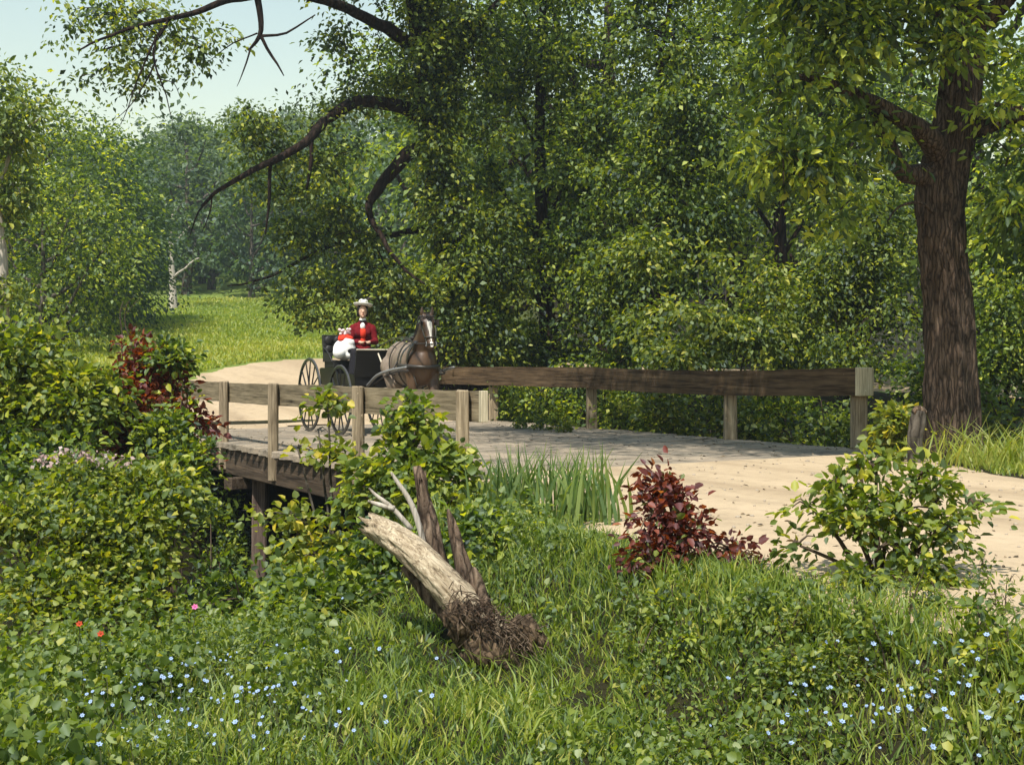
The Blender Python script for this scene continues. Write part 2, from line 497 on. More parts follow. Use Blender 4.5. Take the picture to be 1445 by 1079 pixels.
def m_sand():
    m, nt, out = mat('sandy_road')
    v = coords(nt, rot=(0, 0, -BR))
    mp = nd(nt, 'ShaderNodeMapping'); mp.inputs['Scale'].default_value = (.25, 1, 1); nt.links.new(v, mp.inputs[0])
    n0 = noise_t(nt, mp.outputs[0], 1.3, 6, .6, .4); n1 = noise_t(nt, v, 7, 8, .7); n2 = noise_t(nt, v, 90, 3, .6)
    c = ramp(nt, n0, [(.28, (.30, .225, .145)), (.5, (.44, .335, .215)), (.72, (.52, .40, .265))])
    c = mixc(nt, .45, c, ramp(nt, n1, [(.28, (.17, .14, .10)), (.45, (.44, .335, .22)), (.75, (.55, .425, .28))]))
    sp = nd(nt, 'ShaderNodeSeparateXYZ'); nt.links.new(v, sp.inputs[0])
    wv = nd(nt, 'ShaderNodeMath', operation='MULTIPLY_ADD'); nt.links.new(n0, wv.inputs[0]); wv.inputs[1].default_value = -1.1; nt.links.new(sp.outputs[1], wv.inputs[2])
    mr = nd(nt, 'ShaderNodeMapRange'); mr.inputs[1].default_value = -13.5; mr.inputs[2].default_value = -4.5; nt.links.new(wv.outputs[0], mr.inputs[0])
    rut = ramp(nt, mr.outputs[0], [(.0, (.7, .68, .66)), (.12, (1, 1, 1)), (.36, (1, 1, 1)), (.41, (.74, .72, .70)), (.45, (1.0, 1, 1)), (.55, (1, 1, 1)), (.60, (.74, .72, .70)), (.65, (1, 1, 1)), (.9, (1, 1, 1)), (1, (.7, .68, .66))])
    c = mixc(nt, .7, c, rut, 'MULTIPLY')
    vo = nd(nt, 'ShaderNodeTexVoronoi'); vo.inputs['Scale'].default_value = 13; nt.links.new(v, vo.inputs['Vector'])
    peb = ramp(nt, vo.outputs['Distance'], [(.05, (.55, .52, .48)), (.11, (1, 1, 1))])
    c = mixc(nt, .5, c, peb, 'MULTIPLY')
    mx = nd(nt, 'ShaderNodeMath', operation='ADD'); nt.links.new(n1, mx.inputs[0]); nt.links.new(n2, mx.inputs[1])
    bsdf(nt, out, c, .95, .1, mx.outputs[0], .5, .02)
    return m


def m_deck():
    m, nt, out = mat('dusty_deck_planks')
    v = coords(nt, rot=AX_ACROSS)
    mp = nd(nt, 'ShaderNodeMapping'); mp.inputs['Scale'].default_value = (.07, 1, 1); nt.links.new(v, mp.inputs[0])
    n = noise_t(nt, mp.outputs[0], 14, 8, .65, .3); n1 = noise_t(nt, v, 1.1, 7, .7, .5); n2 = noise_t(nt, v, 40, 4)
    c = ramp(nt, n, [(.34, (.05, .042, .032)), (.5, (.18, .152, .115)), (.7, (.31, .268, .208))])
    d = ramp(nt, n1, [(.42, (0, 0, 0)), (.60, (1, 1, 1))])
    c = mixc(nt, d, c, ramp(nt, n2, [(.3, (.24, .195, .145)), (.7, (.40, .32, .23))]))
    bsdf(nt, out, c, .95, .1, n, .6, .02)
    return m


M_GROUND, M_SAND, M_DECK = m_ground(), m_sand(), m_deck()


# ------------------------------------------------------------------ leaves
def unit(a):
    return a / np.maximum(np.linalg.norm(a, axis=1, keepdims=True), 1e-9)


def leaf_geo(Pn, D, Nn, L, W, fold=.18, droop=.12, ovate=True):
    """leaf blades at points Pn, along D, face normals Nn"""
    D = unit(D); Nn = Nn - D * (Nn * D).sum(1, keepdims=True); Nn = unit(Nn); S = np.cross(D, Nn)
    L = L[:, None]; W = W[:, None]; n = len(Pn)
    if ovate:
        b = Pn; tip = Pn + D * L - Nn * L * droop * 1.6
        r1 = Pn + D * L * .30 + S * W * .5 + Nn * W * fold; l1 = Pn + D * L * .30 - S * W * .5 + Nn * W * fold
        r2 = Pn + D * L * .70 + S * W * .40 + Nn * (W * fold * .7 - L * droop * .5); l2 = Pn + D * L * .70 - S * W * .40 + Nn * (W * fold * .7 - L * droop * .5)
        V = np.stack([b, r1, r2, tip, l2, l1], 1).reshape(-1, 3)
        k = np.arange(n)[:, None] * 6
        Fq = np.concatenate([k + np.array([0, 1, 2, 3]), k + np.array([0, 3, 4, 5])], 1).reshape(-1, 4)
        return V, Fq, 2
    b = Pn; tip = Pn + D * L - Nn * L * droop
    r = Pn + D * L * .45 + S * W * .5 + Nn * W * fold; l = Pn + D * L * .45 - S * W * .5 + Nn * W * fold
    V = np.stack([b, r, tip, l], 1).reshape(-1, 3)
    return V, np.arange(n * 4).reshape(-1, 4), 1


def clusters(lobes, n, rng, shell=.55, gate=.0, freq=.6, seed=0, amp=.65):
    """points spread through a set of (centre, radii) lobes, denser towards their outside"""
    w = np.array([(r[0] * r[1] * r[2]) ** (2 / 3) for c, r in lobes]); w /= w.sum()
    out = []; li = []
    cnt = rng.multinomial(n, w)
    for q, ((c, r), k) in enumerate(zip(lobes, cnt)):
        d = unit(rng.normal(size=(k, 3)))
        rad = shell + (1 - shell) * rng.random(k) ** .7
        rad = np.where(rng.random(k) < .25, rng.random(k) ** .5 * shell, rad) * (1 + .16 * rng.normal(size=k))
        bump = np.array([noise.noise(Vector(v_) * 1.9 + Vector((q * 5.3 + seed, 0, 0))) + .7 * noise.noise(Vector(v_) * 4.3 + Vector((0, q * 3.1, seed))) for v_ in d])
        rad = rad * (1 + amp * bump)
        out.append(np.array(c)[None] + d * rad[:, None] * np.array(r)[None]); li.append(np.full(k, q))
    pts = np.concatenate(out); li = np.concatenate(li)
    if gate:
        g = np.array([noise.noise(Vector(p) * freq + Vector((seed * 3.1, 1.7, .3))) + .6 * noise.noise(Vector(p) * freq * 2.3) for p in pts])
        keep = g > np.quantile(g, gate)
        pts, li = pts[keep], li[keep]
    return pts, li


def sprays(Cc, per, rad, size, rng, ctr=None, flat=.5, ovate=False, wl=.55, droop=.35, up=1.0, rj=.35, nr=.8):
    """leaf sprays round cluster points"""
    n = len(Cc) * per
    c = np.repeat(Cc, per, 0)
    off = rng.normal(size=(n, 3)) * np.array([1, 1, flat]) * rad * .6
    r2 = np.hypot(off[:, 0], off[:, 1]); off[:, 2] -= r2 * r2 / max(rad, .01) * .25
    p = c + off
    D = off / rad + rng.normal(size=(n, 3)) * .55 + np.array([0, 0, -droop])
    if ctr is not None:
        o = unit(c - np.array(ctr)); D += o * .6
        Nn = np.array([0, 0, up]) + o * .45 + rng.normal(size=(n, 3)) * nr
    else:
        Nn = np.array([0, 0, up]) + rng.normal(size=(n, 3)) * nr
    L = size * (1 - rj + 2 * rj * rng.random(n)); W = L * wl * (.8 + .4 * rng.random(n))
    V, Fq, m = leaf_geo(p, D, Nn, L, W, ovate=ovate)
    base = np.repeat(rng.random(len(Cc)), per)
    rnd = np.clip(.6 * base + .4 * rng.random(n), 0, 1) ** 1.3
    rnd = np.where(rng.random(n) < .04, 1.0, rnd)
    return V, Fq, np.repeat(rnd, m)


def foliage(name, geos, material, parent, kind=None):
    V = []; Fs = []; Rn = []; o = 0
    for v, f, r in geos:
        V.append(v); Fs.append(f + o); Rn.append(r); o += len(v)
    me = np_mesh(name, np.concatenate(V), [np.concatenate(Fs)], np.concatenate(Rn))
    ob = link(name, me, material, parent)
    return ob


def lobe(px, py, d, rx, ry, rd=None):
    k = d / F
    return (P(px, py, d), (rx * k, (rd if rd is not None else (rx + ry) * .5 * k), ry * k))


def tree(name, label, base, trunk, limbs, lobes, n, per, rad, size, material, bark, seed, group=None, ovate=False, gate=.25, freq=.5, twigs=.35, sides=10, wl=.55, ridge=.06, ctr=None, flare=.25, bare=(), shell=.55, thin=None):
    rng = np.random.default_rng(seed)
    root = thing(name, label, 'tree', base, 0, group)
    mb = MB()
    mb.tube(*trunk, sides=64 if ridge > .1 else sides + 6, smooth=10 if ridge > .1 else 6, ridge=ridge, rf=9.0 if ridge > .1 else 5.0, seed=seed, flare=flare)
    for pts, r in limbs: mb.tube(pts, r, sides, 5, wob=.05, seed=seed, ridge=ridge * .6)
    cc, li = clusters(lobes, n, rng, shell, gate, freq, seed)
    if thin:
        keep = ~((cc[:, 0] < thin[0]) & (rng.random(len(cc)) < thin[1])); cc, li = cc[keep], li[keep]
    tw = MB()
    if twigs:
        for p, q in zip(cc, li):
            if rng.random() < twigs:
                c = Vector(lobes[q][0]); p = Vector(p)
                a = c + (p - c) * .15
                mid = (a + p) / 2 + Vector((0, 0, .12 * (p - a).length))
                r0 = .012 + .012 * (p - a).length
                tw.tube([a, mid, p], [r0, r0 * .6, r0 * .25], 3, 2, cap=False)
    tr = mb.build('trunk', bark, root, smooth=True)
    if tw.v: tw.build('twigs', bark, root)
    for pts, r in bare:
        b = MB(); b.tube(pts, r, 5, 3, wob=.04, seed=seed + 1); b.build('bare_branch', bark, root, smooth=True)
    foliage('crown', [sprays(cc, per, rad, size, rng, ctr=ctr, ovate=ovate, wl=wl)], material, root)
    return root


def auto_tree(name, label, x, y, h, cr, n, per, rad, size, material, bark, seed, group=None, cb=.25, nl=10, lean=(0, 0), squash=1.0, **kw):
    """a round-headed tree with limbs to each lobe of its crown"""
    rg = random.Random(seed)
    z = gz(x, y) - .1
    base = Vector((x, y, z)); top = base + Vector((lean[0], lean[1], h * .8))
    lobes = []; limbs = []
    zc = h * (cb + 1) / 2; rz = h * (1 - cb) / 2
    for k in range(nl):
        a = k * 2.4 + rg.uniform(-.4, .4); f = (k + .5) / nl
        zz = zc + rz * (2 * f - 1) * .8
        rr = cr * math.sqrt(max(.12, 1 - ((zz - zc) / rz) ** 2)) * .62
        k_ = Vector((lean[0], lean[1], 0)) * (zz / h)
        c = base + k_ + Vector((math.cos(a) * rr, math.sin(a) * rr, zz))
        q = cr * rg.uniform(.36, .52)
        lobes.append((c, (q, q, q * .72 * squash)))
        z0 = max(h * .12, zz - rr * .9)
        s = base + k_ * (z0 / max(zz, .1)) + Vector((0, 0, z0))
        r0 = .018 * h * (1 - .6 * z0 / h)
        limbs.append(([s, (s + c) / 2 + Vector((0, 0, -.05 * h)), c], [r0, r0 * .6, r0 * .25]))
    lobes.append((base + Vector((lean[0], lean[1], h * .93)), (cr * .35, cr * .35, h * .1)))
    r = .022 * h
    tr = ([base, base + Vector((0, 0, h * .1)), base + (top - base) * .45 + Vector((rg.uniform(-.2, .2), 0, 0)), top], [r * 1.2, r, r * .7, r * .2])
    return tree(name, label, base, tr, limbs, lobes, n, per, rad, size, material, bark, seed, group, ctr=base + Vector((lean[0] / 2, lean[1] / 2, h * .5)), **kw)


def bush(name, label, cat, base, lobes, n, per, rad, size, material, seed, stem=None, stems=9, group=None, ovate=True, gate=.3, freq=1.2, wl=.6, shell=.5, srad=.012, flat=.6, droop=.3, hidden_z=None, extra=None, amp=.5):
    rng = np.random.default_rng(seed)
    base = Vector(base)
    root = thing(name, label, cat, base, 0, group)
    cc, li = clusters(lobes, n, rng, shell, gate, freq, seed, amp)
    g = ground(cc[:, 0], cc[:, 1])
    keep = cc[:, 2] > g + .02
    cc, li = cc[keep], li[keep]
    mb = MB()
    for q, (c, r) in enumerate(lobes):
        idx = np.where(li == q)[0]
        if len(idx) == 0: continue
        c = Vector(c); gc = min(c.z, base.z + .35 * (c.z - base.z) + .05)
        b2 = base + Vector((rng.uniform(-.08, .08), rng.uniform(-.08, .08), 0))
        mb.tube([b2, b2 + (c - b2) * .5 + Vector((0, 0, .1 * abs(c.z - base.z))), c], [srad * 1.5, srad, srad * .6], 5, 4, wob=.03, seed=seed)
        for i in rng.choice(idx, min(len(idx), stems), replace=False):
            p = Vector(cc[i]); mb.tube([c, (c + p) / 2 + Vector((0, 0, .03)), p], [srad * .6, srad * .4, srad * .2], 4, 2)
    mb.build('stems', stem or M_STEMB, root, smooth=True)
    geos = [sprays(cc, per, rad, size, rng, ctr=base, ovate=ovate, wl=wl, flat=flat, droop=droop)]
    if extra: geos += extra
    foliage('foliage', geos, material, root)
    return root


# ================================================================== sky, sun, camera
SUN = Vector((-.20, -.48, .855)).normalized()
w = bpy.data.worlds.new('World'); bpy.context.scene.world = w; w.use_nodes = True
nt = w.node_tree; bg = nt.nodes['Background']
sky = nt.nodes.new('ShaderNodeTexSky'); sky.sky_type = 'NISHITA'; sky.sun_disc = False
sky.sun_elevation = math.asin(SUN.z); sky.sun_rotation = math.atan2(SUN.x, SUN.y)
sky.dust_density = .25; sky.air_density = 2.3; sky.ozone_density = 0.0
nt.links.new(sky.outputs[0], bg.inputs[0]); bg.inputs[1].default_value = .112
ld = bpy.data.lights.new('sun', 'SUN'); ld.energy = 5.0; ld.angle = R(.53); ld.color = (1, .95, .86)
lo = bpy.data.objects.new('sun', ld); C.objects.link(lo); lo.rotation_euler = SUN.to_track_quat('Z', 'Y').to_euler(); lo.location = (0, 0, 60)
cd = bpy.data.cameras.new('camera'); cam = bpy.data.objects.new('camera', cd); C.objects.link(cam)
cam.location = (0, 0, EYE); cam.rotation_euler = (R(90), 0, 0)
cd.sensor_width = 36; cd.lens = F / 1445 * 36; cd.shift_y = -24.5 / 1445; cd.clip_start = .05; cd.clip_end = 5000
sc = bpy.context.scene; sc.camera = cam
sc.view_settings.view_transform = 'Standard'; sc.view_settings.look = 'None'; sc.view_settings.gamma = 1; sc.view_settings.exposure = 0.5
try:
    cy = sc.cycles; cy.max_bounces = 6; cy.diffuse_bounces = 2; cy.glossy_bounces = 2; cy.transmission_bounces = 4; cy.transparent_max_bounces = 6; cy.volume_bounces = 0
    cy.use_adaptive_sampling = True; cy.adaptive_threshold = .02; cy.use_denoising = True; cy.sample_clamp_indirect = 6; cy.caustics_reflective = False; cy.caustics_refractive = False
except Exception:
    pass

# ================================================================== ground, road
def axis(lo_, hi_, n, k, c=0.0):
    u = np.linspace(math.asinh((lo_ - c) * k), math.asinh((hi_ - c) * k), n)
    return np.sinh(u) / k + c


xs = axis(-900, 900, 300, .09); ys = axis(-200, 1000, 300, .07, 12.0)
gx, gy = np.meshgrid(xs, ys); hz = ground(gx, gy)
V = np.stack([gx, gy, hz], -1).reshape(-1, 3)
nx = len(xs); i0 = (np.arange(len(ys) - 1)[:, None] * nx + np.arange(nx - 1)[None]).ravel()
me = np_mesh('ground', V, [np.stack([i0, i0 + 1, i0 + 1 + nx, i0 + nx], 1)])
tag(link('ground', me, M_GROUND, None, True), kind='structure')

# the road: a ribbon with ragged edges, in two lengths that run up onto the deck at each end
def ribbon(i0, i1, name, lift=.03, rag=.35, endrag=0):
    sub = 6; cols = 40; V = []; L = []; Rr = []
    for i in range(i0, i1):
        for k in range(sub):
            f = k / sub; L.append(RL[i].lerp(RL[i + 1], f)); Rr.append(RR[i].lerp(RR[i + 1], f))
    n = len(L)
    for i in range(n):
        for j in range(cols + 1):
            f = j / cols
            e = (abs(f - .5) * 2) ** 8
            p = L[i].lerp(Rr[i], f)
            a = (L[i] - Rr[i]).normalized()
            p = p + a * e * rag * noise.noise(p * 1.9) * (1 if f < .5 else -1)
            if i in (0, n - 1) and endrag: p = p + (U if i else -U) * endrag * (noise.noise(p * .9 + Vector((3, 1, 0))) + .6 * noise.noise(p * 3.1))
            V.append((p.x, p.y, lift - .045 * e - (.05 if endrag and i in (0, n - 1) else .012 if endrag and i in (1, n - 2) else 0)))
    m = cols + 1
    V = np.array(V); V[:, 2] += gz0(V[:, 0], V[:, 1])
    fs = [(i * m + j, i * m + j + 1, (i + 1) * m + j + 1, (i + 1) * m + j) for i in range(n - 1) for j in range(cols)]
    me = bpy.data.meshes.new(name); me.from_pydata(V.tolist(), [], fs)
    o = link(name, me, M_SAND, None, True)
    return tag(o, kind='structure')


def gz0(x, y):
    """road surface: the ground, but level across the bridge"""
    s_ = -.506 * x + .862 * y
    z = ground(x, y)
    z = np.where(s_ < 27, np.maximum(z, .105 * np.log1p(np.exp(np.minimum(40, (s_ - 23.5) * 1.2))) / 1.2 - .02), z)
    return np.where((s_ > 8.5) & (s_ < 23.5), 0.0, z)


ribbon(0, 68, 'road', endrag=.8)
ribbon(86, len(RL) - 1, 'road', endrag=.6)

# ================================================================== the bridge
bridge = thing('wooden_bridge', 'plank bridge with timber railings and a dusty grey deck over the overgrown gully', 'bridge', ST(16, 9))
mb = MB(); NP = 44; S0, S1, E0, E1 = 10.2, 11.2, 21.6, 26.4
for i in range(NP):
    f = (i + .5) / NP
    a = ST(S0 + (E0 - S0) * f, 5.66 + random.uniform(-.015, .012), -.05 + random.uniform(-.006, .006)); b = ST(S1 + (E1 - S1) * f, 12.78 + random.uniform(-.04, .05), -.05 + random.uniform(-.006, .006))
    mb.beam(a, b, (E0 - S0 + E1 - S1) / 2 / NP * random.uniform(.93, .985), .09, .004)
mb.build('deck', M_DECK, bridge)
for t in (5.80, 8.1, 10.4, 12.62):
    mb = MB(); f = (t - 5.8) / 6.8
    mb.beam(ST(S0 - .2 + f, t, -.29), ST(E0 + .2 + f * 4.8, t, -.29), .18, .38, .006); mb.build('side_beam', M_BEAM, bridge)
for s, t in ((11.9, 5.95), (17.45, 5.95), (13.3, 12.4), (20.5, 12.4), (17.6, 9.2)):
    p = ST(s, t); z = gz(p.x, p.y) - .3
    mb = MB(); mb.beam((p.x, p.y, z), (p.x + .03, p.y, -.485), .22, .22, .012); mb.build('pile', M_PILE, bridge)
for s, e in ((12.0, 12.9), (17.5, 19.2)):
    mb = MB(); mb.beam(ST(s, 5.5, -.57), ST(e + .5, 12.9, -.57), .2, .17, .008); mb.build('cross_beam', M_BEAM, bridge)
# near railing: the board stands inside its posts, the posts run down over the side beam
def board(mb, s0, s1, t, th, zt, zb, sag, n=26):
    """a long plank on edge, slightly bowed and worn"""
    vs = []; fs = []
    for i in range(n + 1):
        f = i / n; s = s0 + (s1 - s0) * f; dz = -sag * math.sin(math.pi * f) + .008 * noise.noise(Vector((s * 2, t, 0)))
        for tt, z in ((t, zb), (t + th, zb), (t + th, zt), (t, zt)):
            vs.append(ST(s, tt + .006 * noise.noise(Vector((s, t, z * 3))), z + dz + .006 * noise.noise(Vector((s * 5, z * 9, t)))))
    for i in range(n):
        for k in range(4):
            a = i * 4 + k; b = i * 4 + (k + 1) % 4; fs.append((a, b, b + 4, a + 4))
    fs.append((0, 1, 2, 3)); fs.append((n * 4 + 3, n * 4 + 2, n * 4 + 1, n * 4))
    mb.add(vs, fs)


mb = MB(); board(mb, 10.47, 15.0, 5.77, .07, .90, .60, .012); board(mb, 15.01, 20.55, 5.77, .07, .895, .605, .015)
rn = mb.build('railing', M_RAIL, bridge)
for s, wd in ((20.5, .15), (18.3, .11), (16.1, .125), (13.2, .14), (10.66, .16)):
    mb = MB(); mb.beam(ST(s, 5.695, -.42 if s > 11 else -.5), ST(s + random.uniform(-.02, .02), 5.695, .905), wd, .13, .006); mb.build('post', M_POST, rn)
mb = MB(); mb.box(ST(10.435, 5.805, .75), (.06, .075, .305), rz=BR); mb.build('end_cap', M_CREAM, rn)
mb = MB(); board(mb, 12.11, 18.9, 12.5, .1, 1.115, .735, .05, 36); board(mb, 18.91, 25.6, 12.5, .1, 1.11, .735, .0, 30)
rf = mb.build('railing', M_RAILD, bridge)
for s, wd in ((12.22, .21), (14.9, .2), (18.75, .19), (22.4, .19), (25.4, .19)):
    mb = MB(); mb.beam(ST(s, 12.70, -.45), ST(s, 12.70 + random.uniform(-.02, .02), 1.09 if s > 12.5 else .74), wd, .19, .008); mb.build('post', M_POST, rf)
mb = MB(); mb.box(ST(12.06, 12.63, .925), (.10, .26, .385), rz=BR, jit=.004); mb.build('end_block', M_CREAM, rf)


# ================================================================== fused bodies
def fused(name, mb, voxel, material, parent, it=6, world=False, fac=.5):
    me = bpy.data.meshes.new(name); me.from_pydata(mb.v, [], mb.f)
    bm = bmesh.new(); bm.from_mesh(me); bmesh.ops.recalc_face_normals(bm, faces=bm.faces); bm.to_mesh(me); bm.free()
    o = bpy.data.objects.new(name + '_tmp', me); C.objects.link(o)
    r = o.modifiers.new('r', 'REMESH'); r.mode = 'VOXEL'; r.voxel_size = voxel
    s = o.modifiers.new('s', 'SMOOTH'); s.iterations = it; s.factor = fac
    ev = o.evaluated_get(bpy.context.evaluated_depsgraph_get())
    m2 = bpy.data.meshes.new_from_object(ev); m2.name = name
    bpy.data.objects.remove(o); bpy.data.meshes.remove(me)
    m2.materials.clear()
    return link(name, m2, material, parent, True, world)


def local(e, p):
    return (Matrix.Translation(e.location) @ Matrix.Rotation(e.rotation_euler.z, 4, 'Z')).inverted() @ Vector(p)


M_BLACK = m_plain('black_lacquer', (.008, .008, .009), .28, .5, .2)
M_LEATHER = m_plain('black_leather', (.012, .011, .010), .5, .4, .3, 40)
M_TYRE = m_plain('iron_tyre', (.05, .05, .052), .45, .5, .3)
M_STRAP = m_plain('harness_leather', (.03, .024, .018), .45, .5, .3, 40)
M_PALE = m_plain('pale_ash_wood', (.52, .46, .36), .6, .3, .15)
M_STEEL = m_plain('dull_steel', (.20, .20, .20), .35, .6, .2)

# ---- carriage
TH = R(27)
car = thing('carriage', 'black open four wheeled buggy with thin spoked wheels crossing the bridge', 'carriage', (-2.26, 20.48, .005), TH)


def wheel(y, x, r):
    M = Matrix.Translation((x, y, r)) @ Matrix.Rotation(R(90), 4, 'Y')
    mb = MB()
    mb.lathe([(r - .05, -.016), (r - .018, -.018), (r - .018, .018), (r - .05, .016), (r - .05, -.016)], 48, M=M)
    for k in range(14):
        a = 6.28318 * k / 14 + .1
        mb.tube([M @ Vector((math.cos(a) * .05, math.sin(a) * .05, .02 * (-1) ** k)), M @ Vector((math.cos(a) * (r - .045), math.sin(a) * (r - .045), 0))], [.017, .011], 6, 1)
    w_ = mb.build('wheel', M_BLACK, car, world=False)
    t_ = MB(); t_.lathe([(r - .019, -.016), (r, -.014), (r, .014), (r - .019, .016), (r - .019, -.016)], 48, M=M); t_.build('tyre', M_TYRE, w_, world=False)
    h = MB(); h.lathe([(.0, -.12), (.035, -.12), (.05, -.09), (.062, -.03), (.062, .03), (.05, .09), (.035, .12), (0, .12)], 16, M=M); h.build('hub', M_BLACK, w_, world=False, smooth=True)


for sx in (-1, 1):
    wheel(0, sx * .62, .575); wheel(1.55, sx * .64, .635)
for pts in ([(-.66, 0, .575), (-.3, 0, .59), (.3, 0, .59), (.66, 0, .575)], [(-.68, 1.55, .635), (-.3, 1.55, .64), (.3, 1.55, .64), (.68, 1.55, .635)]):
    mb = MB(); mb.tube(pts, .024, 8, 3); mb.build('axle', M_BLACK, car, world=False)
for y, z in ((0, .62), (1.55, .68)):
    mb = MB()
    for q in range(3):
        mb.tube([(-.46 + q * .08, y, z + .06), (0, y, z - .0 + q * .012), (.46 - q * .08, y, z + .06)], .014, 6, 6)
        mb.tube([(-.46 + q * .08, y, z + .06), (0, y, z + .15 - q * .012), (.46 - q * .08, y, z + .06)], .014, 6, 6)
    mb.build('spring', M_BLACK, car, world=False)
mb = MB()
# box body, flaring a little to the top, open inside, with a raised seat box behind
prof = [(-.12, .80), (1.62, .80), (1.62, 1.08), (.78, 1.08), (.70, 1.0), (.05, 1.0), (-.16, .98)]
for sx in (-1, 1):
    o_ = [Vector((sx * (.40 + .04 * (z - .8) / .3), y, z)) for y, z in prof]; i_ = [Vector((p.x - sx * .025, p.y, p.z)) for p in o_]
    n = len(prof); mb.add(o_ + i_, [tuple(range(n)), tuple(range(n, 2 * n))[::-1]] + [(k, (k + 1) % n, n + (k + 1) % n, n + k) for k in range(n)])
mb.box((0, -.135, .89), (.79, .025, .19)); mb.box((0, .75, .79), (.80, 1.74, .03)); mb.box((0, 1.615, .95), (.83, .025, .27)); mb.box((0, .74, .95), (.78, .025, .26))
mb.box((0, 1.18, 1.085), (.84, .88, .03))
mb.build('body', M_BLACK, car, world=False)
mb = MB()
for k in range(7):
    f0, f1 = k / 7, (k + 1) / 7
    mb.box((0, -.16 - .10 * (f0 + f1) / 2, .95 + .44 * (f0 + f1) / 2), (.86, .02, .44 / 7 + .003), rx=R(12))
mb.build('dashboard', M_LEATHER, car, world=False)
mb = MB(); mb.tube([(-.43, -.27, 1.395), (.43, -.27, 1.395)], .013, 8, 1); mb.build('rail', M_PALE, car, world=False)
mb = MB()
mb.box((0, 1.12, 1.16), (.86, .5, .12), jit=.004)
for k in range(5): mb.ell((-.34 + k * .17, 1.12, 1.205), (.088, .24, .03), 12, 8)
st = mb.build('seat', M_LEATHER, car, world=False, smooth=False)
mb = MB()
mb.box((0, 1.42, 1.49), (.88, .07, .36), rx=R(-8), jit=.004)
for k in range(5):
    for q in range(2): mb.ell((-.34 + k * .17, 1.38 - .01 + q * .02, 1.41 + q * .16), (.085, .035, .082), 12, 8)
mb.build('backrest', M_LEATHER, car, world=False)
for sx in (-1, 1):
    mb = MB(); mb.tube([(sx * .44, 1.40, 1.45), (sx * .46, 1.15, 1.40), (sx * .45, .92, 1.24), (sx * .43, .9, 1.16)], .014, 8, 4); mb.box((sx * .44, 1.16, 1.28), (.02, .46, .16)); mb.build('armrest', M_LEATHER, car, world=False)
    mb = MB(); mb.box((sx * .53, .42, .68), (.12, .16, .012)); mb.tube([(sx * .42, .42, .82), (sx * .50, .42, .69)], .01, 6, 1); mb.build('step', M_BLACK, car, world=False)
HOX, HOY, HTH = -1.33, 18.55, R(18)
hcs, hsn = math.cos(HTH), math.sin(HTH)


def HW(x, y, z):
    return Vector((HOX + x * hcs - y * hsn, HOY + x * hsn + y * hcs, z))


for sx in (-1, 1):
    mb = MB()
    pts = [local(car, p) for p in (Matrix.Translation(car.location) @ Matrix.Rotation(TH, 4, 'Z') @ Vector((sx * .36, .02, .62)),
                                   HW(sx * .46, 2.0, .80), HW(sx * .46, 1.2, .98), HW(sx * .43, .35, 1.07), HW(sx * .36, -.42, 1.12))]
    mb.tube(pts, [.026, .026, .024, .022, .016], 8, 6); mb.build('shaft', M_STEEL, car, world=False, smooth=True)
mb = MB(); mb.tube([local(car, HW(-.47, 2.02, .80)), local(car, HW(.47, 2.02, .80))], .024, 8, 1); mb.build('crossbar', M_BLACK, car, world=False)
mb = MB(); mb.tube([local(car, P(533, 497, 20.25)), local(car, P(542, 520, 20.0)), local(car, P(554, 548, 19.9))], [.012, .016, .02], 8, 3)
mb.build('brace', M_PALE, car, world=False)

# ---- horse
def m_horse():
    m, nt, out = mat('bay_coat')
    v = coords(nt); n = noise_t(nt, v, 5, 5); n2 = noise_t(nt, v, 60, 3)
    sep = nd(nt, 'ShaderNodeSeparateXYZ'); nt.links.new(v, sep.inputs[0])
    coat = ramp(nt, n, [(.3, (.045, .024, .013)), (.7, (.10, .056, .030))])
    mr = nd(nt, 'ShaderNodeMapRange'); mr.inputs[1].default_value = .42; mr.inputs[2].default_value = .75; nt.links.new(sep.outputs[2], mr.inputs[0])
    c = mixc(nt, mr.outputs[0], (.018, .012, .010), coat)
    # sunlit flank put into the coat colour: paler grey-brown behind the chest
    mr2 = nd(nt, 'ShaderNodeMapRange'); mr2.inputs[1].default_value = .10; mr2.inputs[2].default_value = .45; mr2.inputs[4].default_value = .85; nt.links.new(sep.outputs[1], mr2.inputs[0])
    c = mixc(nt, mr2.outputs[0], c, ramp(nt, n, [(.3, (.15, .11, .08)), (.7, (.30, .235, .175))]))
    b = bsdf(nt, out, c, .42, .4, n2, .15, .004)
    return m


M_HORSE = m_horse(); M_HAIR = m_plain('dark_horsehair', (.014, .010, .008), .55, .3, .3, 50); M_BLAZE = m_plain('white_blaze', (.72, .66, .58), .6, .2, .1)
horse = thing('horse', 'bay harness horse with a white blaze facing the camera in front of the buggy', 'horse', (HOX, HOY, .005), HTH)
mb = MB()
mb.ell((0, .80, 1.16), (.285, .80, .345), 24, 16); mb.ell((0, .12, 1.16), (.235, .30, .34), 20, 14); mb.ell((0, 1.42, 1.20), (.275, .34, .33), 20, 14)
mb.ell((0, .35, 1.42), (.10, .40, .14), 16, 10)
mb.cap((0, .16, 1.26), (0, -.10, 1.58), .215, .135); mb.cap((0, -.10, 1.58), (0, -.20, 1.78), .135, .10)
mb.cap((0, -.24, 1.80), (0, -.36, 1.62), .105, .082); mb.cap((0, -.36, 1.62), (0, -.46, 1.44), .075, .058); mb.ell((0, -.24, 1.69), (.075, .12, .10), 14, 10); mb.ell((0, -.475, 1.415), (.056, .05, .05), 14, 10)
